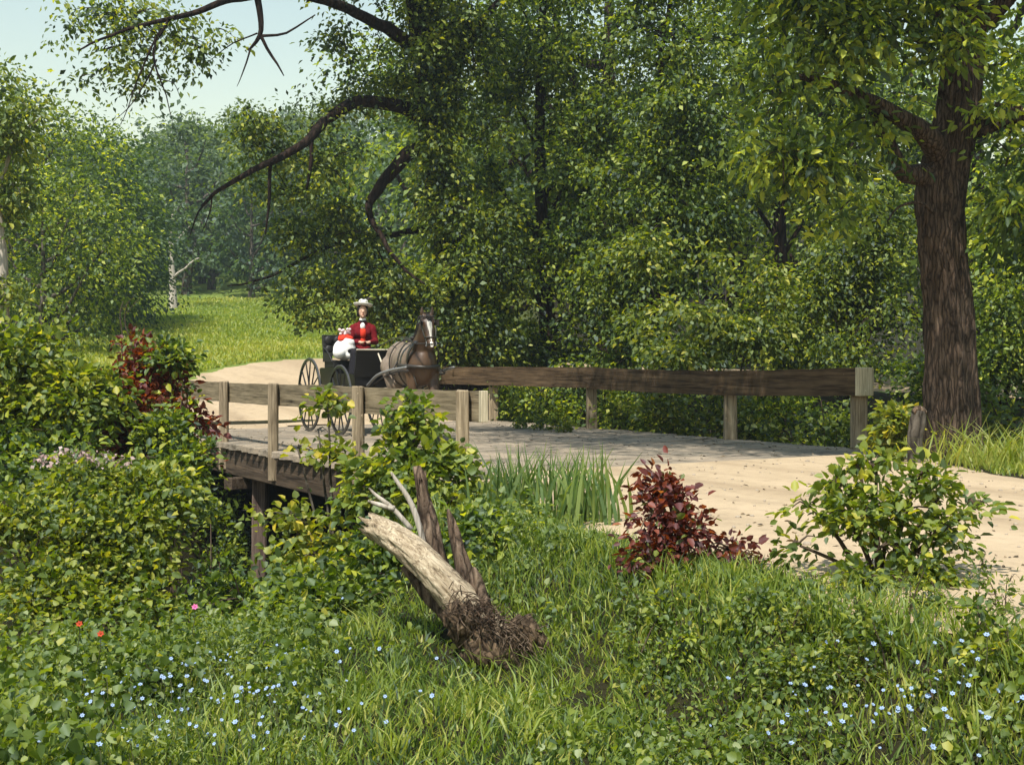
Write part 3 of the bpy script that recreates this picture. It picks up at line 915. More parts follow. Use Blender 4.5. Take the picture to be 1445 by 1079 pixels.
for sx in (-1, 1):
    mb.ell((sx * .075, -.30, 1.78), (.028, .04, .035), 10, 8)
    mb.tube([(sx * .062, -.22, 1.86), (sx * .078, -.225, 1.93), (sx * .075, -.235, 2.03)], [.03, .036, .006], 10, 4)
    fy = -.14 if sx > 0 else .06
    mb.cap((sx * .15, .10, 1.08), (sx * .15, .03 + fy * .4, .82), .125, .085); mb.cap((sx * .15, .03 + fy * .4, .82), (sx * .145, .0 + fy, .50), .082, .056); mb.ell((sx * .145, fy, .49), (.056, .058, .065), 12, 8)
    mb.cap((sx * .145, fy, .47), (sx * .145, .02 + fy, .17), .043, .038); mb.ell((sx * .145, .02 + fy, .15), (.045, .05, .045), 12, 8); mb.cap((sx * .145, .02 + fy, .14), (sx * .145, -.03 + fy, .06), .036, .042)
    hy = .16 if sx > 0 else -.1
    mb.cap((sx * .16, 1.42, 1.12), (sx * .17, 1.24 + hy * .4, .84), .20, .135); mb.cap((sx * .17, 1.24 + hy * .4, .84), (sx * .165, 1.58 + hy, .54), .12, .062); mb.ell((sx * .165, 1.61 + hy, .52), (.05, .07, .075), 12, 8)
    mb.cap((sx * .165, 1.60 + hy, .50), (sx * .16, 1.56 + hy, .17), .048, .038); mb.cap((sx * .16, 1.56 + hy, .15), (sx * .16, 1.51 + hy, .06), .04, .042)
hb = fused('body', mb, .016, M_HORSE, horse, 7)
mb = MB()
for sx in (-1, 1):
    for y in ((-.03 + (-.14 if sx > 0 else .06)), 1.51 + (.16 if sx > 0 else -.1)):
        mb2 = MB(); mb2.lathe([(0, 0), (.062, 0), (.064, .015), (.048, .075), (0, .08)], 16, c=(sx * (.145 if y < 1 else .16), y - .01, .0)); mb2.build('hoof', M_LEATHER, horse, world=False, smooth=False)
    e = MB(); e.ell((sx * .096, -.318, 1.775), (.016, .02, .02), 12, 8); e.build('eye', M_BLACK, horse, world=False, smooth=True)
# mane and forelock, tail: locks of hair
mb = MB()
for k in range(46):
    f = k / 45; y = -.14 + f * .42; z = 1.88 - f * .44 - .05 * f * f
    x = random.uniform(-.03, .03); sd = random.choice((-1, -1, 1))
    mb.tube([(x, y, z), (x + sd * .07, y + .02, z - .02), (x + sd * (.13 + .04 * f), y + .03 - .02 * f, z - .2 - random.uniform(0, .08))], [.014, .013, .003], 5, 3)
for k in range(8): mb.tube([(random.uniform(-.03, .03), -.25, 1.90), (random.uniform(-.04, .04), -.335, 1.85), (random.uniform(-.04, .04), -.375, 1.76)], [.012, .012, .003], 5, 3)
mb.build('mane', M_HAIR, horse, world=False, smooth=True)
mb = MB()
for k in range(34):
    a = random.uniform(0, 6.28); r = random.uniform(0, .06)
    mb.tube([(math.cos(a) * r * .4, 1.74, 1.32), (math.cos(a) * r, 1.88 + math.sin(a) * r, 1.1), (math.cos(a) * r * 1.4, 1.90 + math.sin(a) * r, .55 + random.uniform(-.1, .15))], [.02, .022, .004], 5, 4)
mb.build('tail', M_HAIR, horse, world=False, smooth=True)
mb = MB()
# blaze down the face, standing just clear of the coat
bl = [(-.338, 1.82, .018), (-.375, 1.775, .034), (-.408, 1.71, .036), (-.43, 1.65, .022), (-.452, 1.58, .016), (-.483, 1.50, .022), (-.518, 1.44, .026), (-.528, 1.41, .018)]
vs = []; fs = []
for y, z, hw in bl:
    for q in (-1, -.5, 0, .5, 1): vs.append((q * hw, y + .006 * 0 - .010 + abs(q) ** 2 * hw * .42, z))
for i in range(len(bl) - 1):
    for q in range(4): a = i * 5 + q; fs.append((a, a + 1, a + 6, a + 5))
mb.add(vs, fs); mb.add([(x, y + .02, z) for x, y, z in vs], [f[::-1] for f in fs])
mb.build('blaze', M_BLAZE, horse, world=False, smooth=True)


def ring(mb, c, rx, rz, w_, tilt=0.0, n=28, a0=0, a1=6.28318):
    vs = []; fs = []
    M = Matrix.Translation(Vector(c)) @ Matrix.Rotation(tilt, 4, 'X')
    for k in range(n + 1):
        a = a0 + (a1 - a0) * k / n
        for dy, e in ((-w_, 0), (w_, 0), (w_, .014), (-w_, .014)):
            vs.append(M @ Vector(((rx + e) * math.sin(a), dy, (rz + e) * math.cos(a))))
    for k in range(n):
        for q in range(4): a = k * 4 + q; b = k * 4 + (q + 1) % 4; fs.append((a, b, b + 4, a + 4))
    mb.add(vs, fs)


hn = bpy.data.objects.new('harness', None); C.objects.link(hn); hn.parent = horse
mb = MB(); ring(mb, (0, .42, 1.16), .295, .375, .035); mb.ell((0, .42, 1.56), (.11, .09, .035), 14, 8); mb.build('girth', M_STRAP, hn, world=False)
mb = MB(); ring(mb, (0, 1.02, 1.17), .292, .36, .018); mb.build('loin_strap', M_STRAP, hn, world=False)
mb = MB(); ring(mb, (0, .03, 1.25), .235, .33, .035, R(28)); mb.build('collar', M_STRAP, hn, world=False)
mb = MB()
for sx in (-1, 1):
    mb.tube([(sx * .24, -.05, 1.06), (sx * .30, .4, 1.05), (sx * .315, 1.0, 1.0), (sx * .31, 1.5, .93), (sx * .34, 2.0, .82)], .016, 6, 5)
mb.build('trace', M_STRAP, hn, world=False)
mb = MB(); mb.tube([(-.285, .40, 1.14), (-.235, .0, 1.13), (-.13, -.16, 1.12), (0, -.20, 1.115), (.13, -.16, 1.12), (.235, .0, 1.13), (.285, .40, 1.14)], .028, 8, 5); mb.build('breast_collar', M_STRAP, hn, world=False, smooth=True)
mb = MB(); mb.tube([(0, .42, 1.545), (0, .8, 1.53), (0, 1.3, 1.55), (0, 1.68, 1.42)], .016, 6, 5); mb.build('back_strap', M_STRAP, hn, world=False)
mb = MB(); mb.tube([(-.30, 1.0, 1.05), (-.30, 1.5, 1.04), (-.15, 1.78, 1.06), (.15, 1.78, 1.06), (.30, 1.5, 1.04), (.30, 1.0, 1.05)], .02, 6, 5); mb.build('breeching', M_STRAP, hn, world=False)
mb = MB()
for sx in (-1, 1):
    mb.tube([(sx * .085, -.22, 1.885), (sx * .108, -.30, 1.74), (sx * .088, -.40, 1.58), (sx * .066, -.46, 1.47)], .010, 6, 4)
    mb.tube([(sx * .06, -.475, 1.45), (sx * .03, -.53, 1.455), (0, -.535, 1.455)], .008, 6, 3)
mb.tube([(-.10, -.285, 1.865), (-.06, -.335, 1.86), (.06, -.335, 1.86), (.10, -.285, 1.865)], .012, 6, 4)
mb.tube([(-.085, -.425, 1.55), (-.05, -.475, 1.552), (.05, -.475, 1.552), (.085, -.425, 1.55)], .011, 6, 4)
mb.tube([(-.10, -.2, 1.86), (-.05, -.19, 1.92), (.05, -.19, 1.92), (.10, -.2, 1.86)], .011, 6, 4)
mb.build('bridle', M_STRAP, hn, world=False)
for sx in (-1, 1):
    mb = MB(); mb.box((sx * .125, -.335, 1.775), (.014, .10, .09), rz=R(sx * 20)); mb.build('blinker', M_STRAP, hn, world=False)
    mb = MB(); mb.tube([(sx * .068, -.47, 1.46), (sx * .2, -.2, 1.47), (sx * .14, .42, 1.56), (sx * .20, 1.2, 1.56), local(horse, P(522 if sx < 0 else 533, 497, 21.2))], .009, 6, 6); mb.build('rein', M_STRAP, hn, world=False)
    mb = MB(); mb.lathe([(.03, -.006), (.04, 0), (.03, .006), (.03, -.006)], 16, M=Matrix.Translation((sx * .075, -.475, 1.45)) @ Matrix.Rotation(R(90), 4, 'Y')); mb.build('bit_ring', M_STEEL, hn, world=False)
    mb = MB(); mb.tube([(sx * .30, .42, 1.20), (sx * .36, .42, 1.10), (sx * .44, .40, 1.02), (sx * .34, .42, 1.0)], .014, 6, 3); mb.build('tug', M_STRAP, hn, world=False)
    mb = MB(); mb.tube([(sx * .16, -.02, 1.02), (sx * .12, -.06, .85), (sx * .05, .1, .78)], .012, 6, 3); mb.build('breast_strap', M_STRAP, hn, world=False)

# ---- the driver
M_SKIN = m_plain('skin', (.56, .34, .24), .55, .3, .06, 30)
M_JACKET = m_plain('dark_red_wool', (.135, .008, .012), .85, .1, .35, 30)
M_VEST = m_plain('bright_red_cloth', (.62, .045, .022), .8, .1, .2, 30)
M_WHITE = m_plain('white_linen', (.78, .76, .73), .8, .1, .06, 20)
M_SKIRT = m_plain('black_skirt_cloth', (.016, .015, .018), .9, .1, .3, 30)
M_WHAIR = m_plain('dark_hair', (.02, .012, .008), .5, .3, .3, 60)
M_STRAW = m_plain('white_straw', (.70, .68, .60), .8, .1, .12, 60)
M_YELLOW = m_plain('yellow_ribbon', (.55, .38, .12), .6, .2, .2, 40)
lady = thing('person', 'seated woman in a red jacket and pale brimmed hat holding the reins of the buggy', 'person', (-2.60, 21.52, 1.225), R(10))
mb = MB()
mb.ell((0, .0, .13), (.175, .14, .14)); mb.ell((0, -.01, .32), (.125, .10, .16)); mb.ell((0, -.02, .50), (.155, .115, .14)); mb.cap((-.09, -.01, .57), (.09, -.01, .57), .055, .055)
mb.ell((0, -.07, .48), (.10, .05, .07))
mb.cap((0, -.01, .62), (0, -.03, .76), .05, .047)
mb.ell((0, -.045, .86), (.072, .092, .108), 24, 16); mb.ell((0, -.085, .80), (.05, .055, .055), 18, 12)   # skull and jaw
mb.tube([(0, -.125, .875), (0, -.152, .842), (0, -.132, .832)], [.010, .015, .012], 8, 2)                # nose
mb.ell((0, -.132, .80), (.024, .010, .008), 12, 8); mb.ell((0, -.128, .765), (.02, .016, .016), 12, 8)   # lips, chin
for sx in (-1, 1):
    mb.ell((sx * .074, -.035, .85), (.012, .022, .032), 10, 8)
    hand = Vector((-.06, -.37, .315)) if sx < 0 else Vector((.09, -.36, .315))
    el = Vector((sx * .215, -.06, .33))
    mb.cap((sx * .14, -.01, .56), el, .046, .038); mb.cap(el, hand, .042, .027)
    mb.cap((sx * .09, -.02, .10), (sx * .10, -.46, .09), .095, .065); mb.cap((sx * .10, -.46, .09), (sx * .10, -.52, -.30), .06, .04); mb.cap((sx * .10, -.52, -.32), (sx * .105, -.66, -.355), .036, .028)
    f = (hand - el).normalized(); pc = hand + f * .045
    mb.ell(pc, (.038, .045, .022), 12, 8)
    for q in range(4):
        b0 = pc + Vector((-.027 + .018 * q, -.035, .008)); l = (.030, .034, .033, .026)[q]
        mb.tube([b0, b0 + Vector((0, -l, .004)), b0 + Vector((0, -l * 1.1, -.026)), b0 + Vector((0, -l * .35, -.034))], [.009, .0085, .008, .007], 8, 2)
    mb.tube([pc + Vector((-sx * .03, .0, .005)), pc + Vector((-sx * .048, -.03, .012)), pc + Vector((-sx * .036, -.058, .012))], [.011, .009, .0075], 8, 2)
fused('body', mb, .0085, M_SKIN, lady, 3)
mb = MB()
mb.ell((0, .0, .16), (.185, .15, .12)); mb.ell((0, -.005, .33), (.135, .112, .17)); mb.ell((0, -.015, .50), (.172, .132, .15)); mb.cap((-.10, -.005, .588), (.10, -.005, .588), .075, .075); mb.cap((0, -.005, .63), (0, -.01, .70), .09, .064)
mb.ell((0, -.08, .48), (.14, .085, .09))
for sx in (-1, 1):
    hand = Vector((-.06, -.37, .315)) if sx < 0 else Vector((.09, -.36, .315)); el = Vector((sx * .22, -.06, .33))
    mb.ell((sx * .165, -.01, .525), (.078, .08, .11)); mb.cap((sx * .165, -.01, .52), el, .076, .052); mb.cap(el, el.lerp(hand, .88), .058, .038)
fused('jacket', mb, .011, M_JACKET, lady, 4)
mb = MB(); mb.ell((0, -.118, .48), (.062, .066, .10)); mb.ell((0, -.10, .34), (.05, .052, .08)); fused('waistcoat', mb, .009, M_VEST, lady, 3)
mb = MB(); mb.ell((-.005, -.118, .595), (.044, .050, .065)); mb.lathe([(.052, 0), (.058, .02), (.054, .045), (.05, .045), (.05, 0)], 20, c=(0, -.024, .69)); mb.build('blouse', M_WHITE, lady, world=False, smooth=True)
mb = MB()
for sx in (-1, 1): mb.ell((sx * .032, -.100, .685), (.032, .018, .018), 12, 8)
mb.ell((0, -.11, .682), (.014, .016, .016), 10, 8); mb.build('bow_tie', M_SKIRT, lady, world=False, smooth=True)
mb = MB(); mb.ell((0, -.02, .09), (.23, .20, .13)); mb.cap((-.12, -.1, .10), (-.14, -.50, .11), .13, .10); mb.cap((.12, -.1, .10), (.14, -.50, .11), .13, .10); mb.cap((-.14, -.50, .08), (-.16, -.56, -.24), .10, .12); mb.cap((.14, -.50, .08), (.16, -.56, -.24), .10, .12); mb.ell((0, -.36, .08), (.16, .22, .10)); mb.ell((0, -.55, -.12), (.16, .1, .2))
fused('skirt', mb, .016, M_SKIRT, lady, 6)
mb = MB(); mb.ell((0, .0, .885), (.098, .10, .095)); mb.ell((0, .075, .83), (.085, .07, .08)); mb.ell((-.07, .03, .82), (.035, .05, .06)); mb.ell((.07, .03, .82), (.035, .05, .06)); mb.ell((-.07, -.02, .86), (.025, .05, .06)); mb.ell((.07, -.02, .86), (.025, .05, .06))
for k in range(9): mb.ell((-.06 + .015 * k, -.085 + .03 * abs(k - 4) / 4, .935), (.016, .02, .018), 8, 6)
fused('hair', mb, .009, M_WHAIR, lady, 2)
for sx in (-1, 1):
    mb = MB(); mb.ell((sx * .028, -.126, .868), (.012, .006, .006), 10, 8); mb.build('eye', M_WHAIR, lady, world=False, smooth=True)
mb = MB(); mb.ell((0, -.1405, .80), (.019, .005, .0055), 10, 6); mb.build('lips', m_plain('lip_red', (.40, .10, .08), .5), lady, world=False, smooth=True)
M = Matrix.Translation((.005, -.03, .945)) @ Matrix.Rotation(R(-7), 4, 'X') @ Matrix.Rotation(R(5), 4, 'Y')
mb = MB(); hv = []
mb.lathe([(0, .075), (.05, .074), (.082, .062), (.092, .03), (.095, .0), (.125, -.006), (.150, .008), (.166, .034), (.170, .042), (.150, .018), (.125, .002), (.10, .006)], 36, M=M)
hat = mb.build('hat', M_STRAW, lady, world=False, smooth=True)
mb = MB(); mb.lathe([(.089, .004), (.097, .006), (.094, .042), (.085, .044)], 36, M=M); mb.build('ribbon', M_YELLOW, hat, world=False, smooth=True)
mb = MB()
for k in range(16):
    a = random.uniform(0, 6.28); q = M @ Vector((math.cos(a) * .055, math.sin(a) * .055, .075 + random.uniform(0, .03))); mb.ell(q, (.028, .026, .018), 8, 6)
mb.build('trimming', M_WHITE, hat, world=False, smooth=True)
mb = MB()
for k in range(7):
    q = M @ Vector((.03 + random.uniform(-.02, .02), 0, .09)); mb.tube([q, q + Vector((.04 + .012 * k, .01, .06)), q + Vector((.085 + .018 * k, .02, .075 - .006 * k))], [.007, .008, .002], 5, 3)
mb.build('feather', M_WHAIR, hat, world=False, smooth=True)

# ---- white bundle beside her
bun = thing('bundle', 'round white cloth bundle with a red and flowery top on the buggy seat', 'bundle', (-2.87, 21.2, 1.225), R(20))
mb = MB(); mb.ell((0, 0, .19), (.20, .18, .19)); mb.ell((.10, -.10, .10), (.15, .11, .09)); mb.ell((-.1, -.08, .14), (.12, .13, .12)); mb.ell((.04, -.04, .30), (.13, .12, .11)); fused('cloth', mb, .014, M_WHITE, bun, 3)
mb = MB(); mb.ell((.10, -.19, .165), (.09, .05, .045)); mb.build('dark_fold', M_SKIRT, bun, world=False, smooth=True)
mb = MB(); mb.ell((.0, 0, .40), (.11, .10, .07)); mb.ell((.06, -.06, .38), (.08, .07, .05)); mb.ell((-.06, -.05, .37), (.07, .07, .05)); fused('red_wrap', mb, .012, M_VEST, bun, 2)
mb = MB()
for k in range(18): mb.ell((random.uniform(-.09, .09), random.uniform(-.08, .06), .475 + random.uniform(-.03, .06)), (.03, .03, .026), 8, 6)
mb.build('flower_trim', m_plain('pink_white_flowers', (.68, .52, .52), .8, .1, .25, 14), bun, world=False, smooth=True)


# ================================================================== trees
def G0(px, py, d, sink=.1):
    p = P(px, py, d); return Vector((p.x, p.y, gz(p.x, p.y) - sink))


# the big tree on the right, beside the road
b = G0(1345, 630, 15.6)
pt = lambda px, py, d: P(px, py, d)
tree('roadside_tree', 'big tree with a thick furrowed trunk forking low beside the end of the railing', b,
     ([b, P(1342, 600, 15.6), P(1340, 470, 15.6), P(1331, 360, 15.6), P(1328, 270, 15.6), P(1348, 170, 15.6), P(1362, 60, 15.6), P(1372, -60, 15.6), P(1385, -260, 15.6)],
      [.34, .30, .285, .275, .29, .26, .23, .19, .08]),
     [([P(1330, 270, 15.6), P(1302, 250, 15.5), P(1268, 235, 15.3), P(1235, 150, 15.1)], [.20, .15, .10, .06]),
      ([P(1335, 240, 15.6), P(1315, 200, 15.3), P(1280, 170, 15.0), P(1200, 130, 14.6), P(1120, 110, 14.2)], [.18, .15, .11, .07, .03]),
      ([P(1352, 200, 15.6), P(1390, 180, 15.4), P(1440, 158, 15.2), P(1560, 110, 15.0)], [.13, .11, .10, .05]),
      ([P(1362, 50, 15.6), P(1400, 20, 15.4), P(1440, -30, 15.2), P(1520, -160, 15)], [.15, .13, .10, .04]),
      ([P(1360, 80, 15.6), P(1325, 10, 15.4), P(1290, -90, 15.0), P(1180, -300, 14.0), P(900, -420, 12.8)], [.16, .14, .12, .09, .04]),
      ([P(1370, -40, 15.6), P(1300, -260, 15.2), P(1150, -430, 15.6), P(850, -520, 16)], [.14, .12, .08, .04])],
     [lobe(1120, 110, 14.3, 80, 55), lobe(1190, 60, 14.3, 80, 65), lobe(1270, 50, 14.8, 75, 70), lobe(1105, 215, 14.4, 62, 34), lobe(1180, 225, 14.6, 80, 42), lobe(1232, 160, 14.8, 44, 40),
      lobe(1410, 90, 15.9, 40, 70), lobe(1425, 215, 15.2, 50, 60), lobe(1330, 0, 14.6, 60, 30), lobe(1335, 60, 14.5, 34, 34), lobe(1296, 140, 14.7, 30, 22), lobe(1405, 150, 14.9, 34, 30), lobe(1430, 300, 15, 30, 40), lobe(1150, 0, 14.5, 110, 55), lobe(1460, 330, 15.6, 50, 60), lobe(1180, 300, 15, 45, 25),
      lobe(1270, -110, 15, 130, 90), lobe(1420, -120, 15, 120, 110), lobe(1080, -120, 14.5, 120, 80),
      ((1.9, 13.0, 8.4), (2.4, 2.2, 1.0)), ((-.3, 13.8, 9.4), (2.2, 2.2, 1.1)), ((4.1, 13.2, 8.2), (2.2, 2.0, 1.2)), ((1.1, 15.6, 9.8), (2.4, 2.2, 1.2)), ((-2.1, 16.0, 10.5), (1.8, 1.8, 1.1))],  # unseen overhead lobes, added to throw shade on the deck
     2600, 20, .30, .125, ML['mid'], M_BARK, 21, ovate=True, gate=.26, freq=.8, sides=10, wl=.42, ridge=.16, flare=.22,
     bare=[([P(1318, 300, 15.3), P(1300, 285, 15.2), P(1270, 292, 15.1), P(1252, 312, 15.0)], [.025, .02, .014, .008]), ([P(1385, 188, 15.3), P(1420, 172, 15.2), P(1452, 162, 15.1)], [.07, .065, .06])])

# the arching tree behind the far railing
b = G0(655, 560, 29)
tree('arching_tree', 'dark limbed tree arching over the carriage with long bare drooping branches', b,
     ([b, P(652, 470, 29), P(642, 380, 29), P(626, 290, 28.8), P(614, 200, 28.6), P(606, 110, 28.4), P(592, 30, 28.2), P(575, -60, 28), P(560, -200, 27.6)], [.55, .44, .40, .37, .35, .32, .27, .22, .08]),
     [([P(612, 175, 28.6), P(580, 157, 28.2), P(545, 147, 27.8), P(500, 146, 27.4), P(465, 165, 27), P(430, 200, 26.6), P(370, 234, 26.2), P(310, 268, 26), P(284, 292, 26)], [.21, .17, .145, .135, .12, .095, .07, .045, .02]),
      ([P(614, 208, 28.6), P(580, 215, 28.2), P(552, 245, 28), P(532, 270, 27.8), P(520, 296, 27.7), P(538, 335, 27.4), P(566, 374, 27.2), P(600, 400, 27.0)], [.20, .165, .145, .12, .08, .055, .04, .02]),
      ([P(600, 90, 28.3), P(565, 52, 27.6), P(530, 34, 27), P(482, 8, 26), P(420, -8, 25), P(340, -4, 24.4), P(290, 12, 24), P(235, 28, 23.8), P(170, 45, 23.5), P(110, 70, 23.3)], [.20, .15, .13, .11, .09, .07, .06, .045, .03, .015]),
      ([P(608, 140, 28.5), P(660, 60, 28.4), P(720, -20, 28)], [.18, .12, .05]),
      ([P(632, 320, 29.4), P(560, 330, 28.8), P(470, 345, 28.2), P(380, 390, 27.4), P(320, 402, 26.8)], [.10, .07, .05, .03, .012]),
      ([P(640, 380, 29.4), P(560, 400, 29.0), P(480, 420, 28.4), P(410, 435, 27.8)], [.09, .06, .04, .012])],
     [(c_ + Vector((0, .8 if c_.x < -2 else 0, 0)), r_) for c_, r_ in [lobe(125, 55, 23.3, 62, 42), lobe(215, 40, 23.7, 78, 34), lobe(88, 95, 23.2, 28, 20), lobe(290, 22, 24, 48, 26), lobe(180, 95, 23.5, 45, 22), lobe(150, 5, 23.5, 90, 30), lobe(265, 62, 23.8, 42, 20),
      lobe(480, 110, 27, 58, 42), lobe(425, 172, 26.6, 62, 40), lobe(350, 165, 26, 40, 28), lobe(525, 60, 27.2, 55, 45), lobe(560, 110, 28, 42, 40), lobe(480, 40, 26.5, 50, 30),
      lobe(450, 222, 26.6, 60, 32), lobe(380, 205, 26.2, 50, 26), lobe(335, 235, 26, 38, 24), lobe(400, 265, 26.4, 46, 26), lobe(355, 180, 26, 45, 30),
      lobe(340, 398, 25.8, 40, 13), lobe(400, 385, 26.2, 54, 22), lobe(412, 428, 26.5, 50, 15), lobe(450, 330, 26.8, 58, 38), lobe(480, 395, 27, 58, 46), lobe(470, 290, 27, 40, 22), lobe(545, 390, 27.4, 60, 52), lobe(560, 440, 27.6, 60, 46), lobe(400, 325, 26.4, 40, 26), lobe(440, 448, 26.8, 30, 10), lobe(510, 335, 27.4, 40, 30),
      lobe(622, 235, 28.0, 34, 46), lobe(618, 180, 27.9, 30, 50), lobe(636, 290, 27.9, 40, 46), lobe(648, 370, 27.9, 50, 50), lobe(650, 470, 27.9, 50, 46), lobe(606, 80, 27.6, 34, 46), lobe(690, 480, 28.4, 50, 46), lobe(700, 380, 28.6, 50, 50), lobe(700, 300, 28.8, 40, 40), lobe(648, 330, 28.4, 52, 54), lobe(640, 420, 28.4, 62, 60), lobe(622, 120, 28.2, 44, 60), lobe(660, 50, 28.2, 70, 66), lobe(600, 10, 28, 60, 46), lobe(600, 470, 28, 60, 46), lobe(690, 170, 28.4, 44, 40),
      lobe(520, -90, 26, 120, 70), lobe(640, -120, 28, 120, 90), lobe(400, -110, 25, 90, 50)]],
     4900, 19, .33, .125, ML['mid'], M_BARKD, 22, ovate=False, gate=.3, freq=1.0, twigs=.25, ridge=.09, thin=(-4.4, .42),
     bare=[([P(236, 28, 23.8), P(218, 75, 23.7), P(228, 115, 23.6), P(245, 172, 23.6)], [.03, .025, .016, .006]), ([P(222, 85, 23.7), P(205, 120, 23.7), P(190, 142, 23.7), P(160, 172, 23.6)], [.02, .016, .012, .004]),
           ([P(228, 40, 23.8), P(208, 84, 23.6), P(188, 130, 23.5), P(170, 178, 23.4)], [.026, .02, .013, .005]), ([P(228, 112, 23.6), P(246, 118, 23.6), P(256, 140, 23.6)], [.012, .009, .004]),
           ([P(362, -4, 24.6), P(367, 22, 24.6), P(365, 52, 24.6), P(349, 72, 24.6)], [.075, .065, .05, .02]), ([P(366, 50, 24.6), P(384, 78, 24.6), P(401, 106, 24.6)], [.04, .03, .01]), ([P(366, 52, 24.6), P(405, 46, 24.6), P(444, 22, 24.8)], [.035, .025, .012]), ([P(352, 68, 24.6), P(345, 98, 24.6), P(333, 122, 24.6)], [.022, .016, .005]),
           ([P(362, 48, 24.6), P(330, 62, 24.5), P(292, 90, 24.5)], [.02, .014, .005]),
           ([P(440, 195, 26.7), P(438, 235, 26.6), P(432, 268, 26.6)], [.05, .045, .02]), ([P(380, 230, 26.3), P(380, 275, 26.3), P(374, 332, 26.3)], [.045, .04, .015]), ([P(300, 275, 26), P(280, 300, 26), P(268, 335, 26)], [.03, .02, .006]), ([P(298, 277, 26), P(294, 305, 26), P(285, 330, 26)], [.02, .015, .005])])

# the dark trees that close the view behind the far railing
def wall_tree(label, px, d, lobes, n, seed, material, size=.135, trunk=M_BARKD, h=12, rad=.36, per=22, gate=.38):
    b = G0(px, 560, d)
    top = b + Vector((0, 0, h)); r = .015 * h
    tr = ([b, b + Vector((.05, 0, h * .12)), b + Vector((-.15, 0, h * .5)), top], [r * 1.15, r, r * .7, r * .2])
    limbs = []
    for c, q in lobes:
        c = Vector(c); z0 = min(max(b.z + 1.0, c.z - 1.6), top.z - 1)
        s = Vector((b.x - .1, b.y, z0)); limbs.append(([s, (s + c) / 2 + Vector((0, 0, .1)), c], [r * .4, r * .25, r * .1]))
    return tree('tree', label, b, tr, limbs, lobes, n, per, rad, size, material, trunk, seed, 'trees behind the far railing', gate=gate, freq=.85, twigs=.12, sides=7)


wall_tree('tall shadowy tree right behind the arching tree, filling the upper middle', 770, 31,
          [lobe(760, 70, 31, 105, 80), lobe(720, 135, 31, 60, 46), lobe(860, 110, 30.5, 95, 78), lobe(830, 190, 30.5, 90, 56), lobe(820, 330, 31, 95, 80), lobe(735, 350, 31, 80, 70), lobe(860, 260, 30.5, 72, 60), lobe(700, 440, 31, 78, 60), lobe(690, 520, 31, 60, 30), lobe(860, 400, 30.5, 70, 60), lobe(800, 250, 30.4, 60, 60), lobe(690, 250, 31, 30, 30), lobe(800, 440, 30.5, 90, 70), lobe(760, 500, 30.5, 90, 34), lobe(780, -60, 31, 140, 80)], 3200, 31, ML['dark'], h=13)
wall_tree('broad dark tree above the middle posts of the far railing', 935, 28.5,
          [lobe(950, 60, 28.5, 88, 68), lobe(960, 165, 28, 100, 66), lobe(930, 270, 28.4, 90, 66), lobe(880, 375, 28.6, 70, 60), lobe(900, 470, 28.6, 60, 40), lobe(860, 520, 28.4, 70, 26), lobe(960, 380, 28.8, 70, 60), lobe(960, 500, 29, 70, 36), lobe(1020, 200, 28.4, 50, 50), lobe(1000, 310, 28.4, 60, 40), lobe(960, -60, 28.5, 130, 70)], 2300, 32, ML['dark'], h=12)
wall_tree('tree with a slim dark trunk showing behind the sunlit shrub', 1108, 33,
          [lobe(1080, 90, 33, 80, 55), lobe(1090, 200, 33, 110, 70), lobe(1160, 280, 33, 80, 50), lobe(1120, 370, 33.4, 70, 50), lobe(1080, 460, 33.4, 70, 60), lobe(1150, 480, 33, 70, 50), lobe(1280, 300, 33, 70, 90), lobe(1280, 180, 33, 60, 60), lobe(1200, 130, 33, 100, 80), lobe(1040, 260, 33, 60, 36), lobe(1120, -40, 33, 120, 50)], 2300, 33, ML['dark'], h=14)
wall_tree('low leafy tree just left of the thick furrowed trunk', 1205, 25,
          [lobe(1205, 350, 25, 78, 62), lobe(1240, 440, 24.6, 66, 56), lobe(1160, 420, 25, 58, 56), lobe(1190, 500, 24.4, 76, 34), lobe(1250, 290, 25, 56, 44), lobe(1120, 480, 25, 40, 40)], 1500, 34, ML['mid'], size=.10, h=4.5, rad=.36)
wall_tree('leafy tree right of the thick furrowed trunk at the picture edge', 1430, 23,
          [lobe(1430, 330, 23, 70, 66), lobe(1415, 430, 22.6, 56, 66), lobe(1470, 500, 22.4, 66, 60), lobe(1400, 520, 22.4, 40, 46), lobe(1420, 230, 23, 60, 56), lobe(1480, 120, 23, 90, 90), lobe(1385, 330, 23, 30, 50)], 1500, 35, ML['mid'], size=.10, h=5.5, rad=.36)
wall_tree('pale sunlit young tree with arching sprays above the far railing', 1010, 23.5,
          [lobe(905, 350, 24.5, 34, 30), lobe(985, 375, 24, 34, 26), lobe(1075, 400, 23.5, 40, 36), lobe(1000, 450, 23.2, 56, 26), lobe(930, 440, 24, 40, 34), lobe(1060, 470, 23, 50, 30), lobe(960, 495, 23, 60, 20), lobe(1025, 410, 23.8, 26, 26)], 520, 36, ML['light'], size=.12, h=2.6, rad=.34, trunk=M_BARKG)  # sunlit look put into the lighter leaf colour
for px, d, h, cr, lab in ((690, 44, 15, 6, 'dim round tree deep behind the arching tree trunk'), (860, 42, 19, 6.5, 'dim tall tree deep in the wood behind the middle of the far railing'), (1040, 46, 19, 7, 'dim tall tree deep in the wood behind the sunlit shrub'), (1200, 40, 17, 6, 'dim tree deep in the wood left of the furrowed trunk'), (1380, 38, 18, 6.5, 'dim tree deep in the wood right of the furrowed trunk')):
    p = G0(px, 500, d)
    auto_tree('tree', lab, p.x, p.y, h, cr, 900, 18, .8, .24, ML['dark'], M_BARKD, int(px), 'trees behind the far railing', cb=.1, nl=13, gate=.35, freq=.35, twigs=0, sides=6)

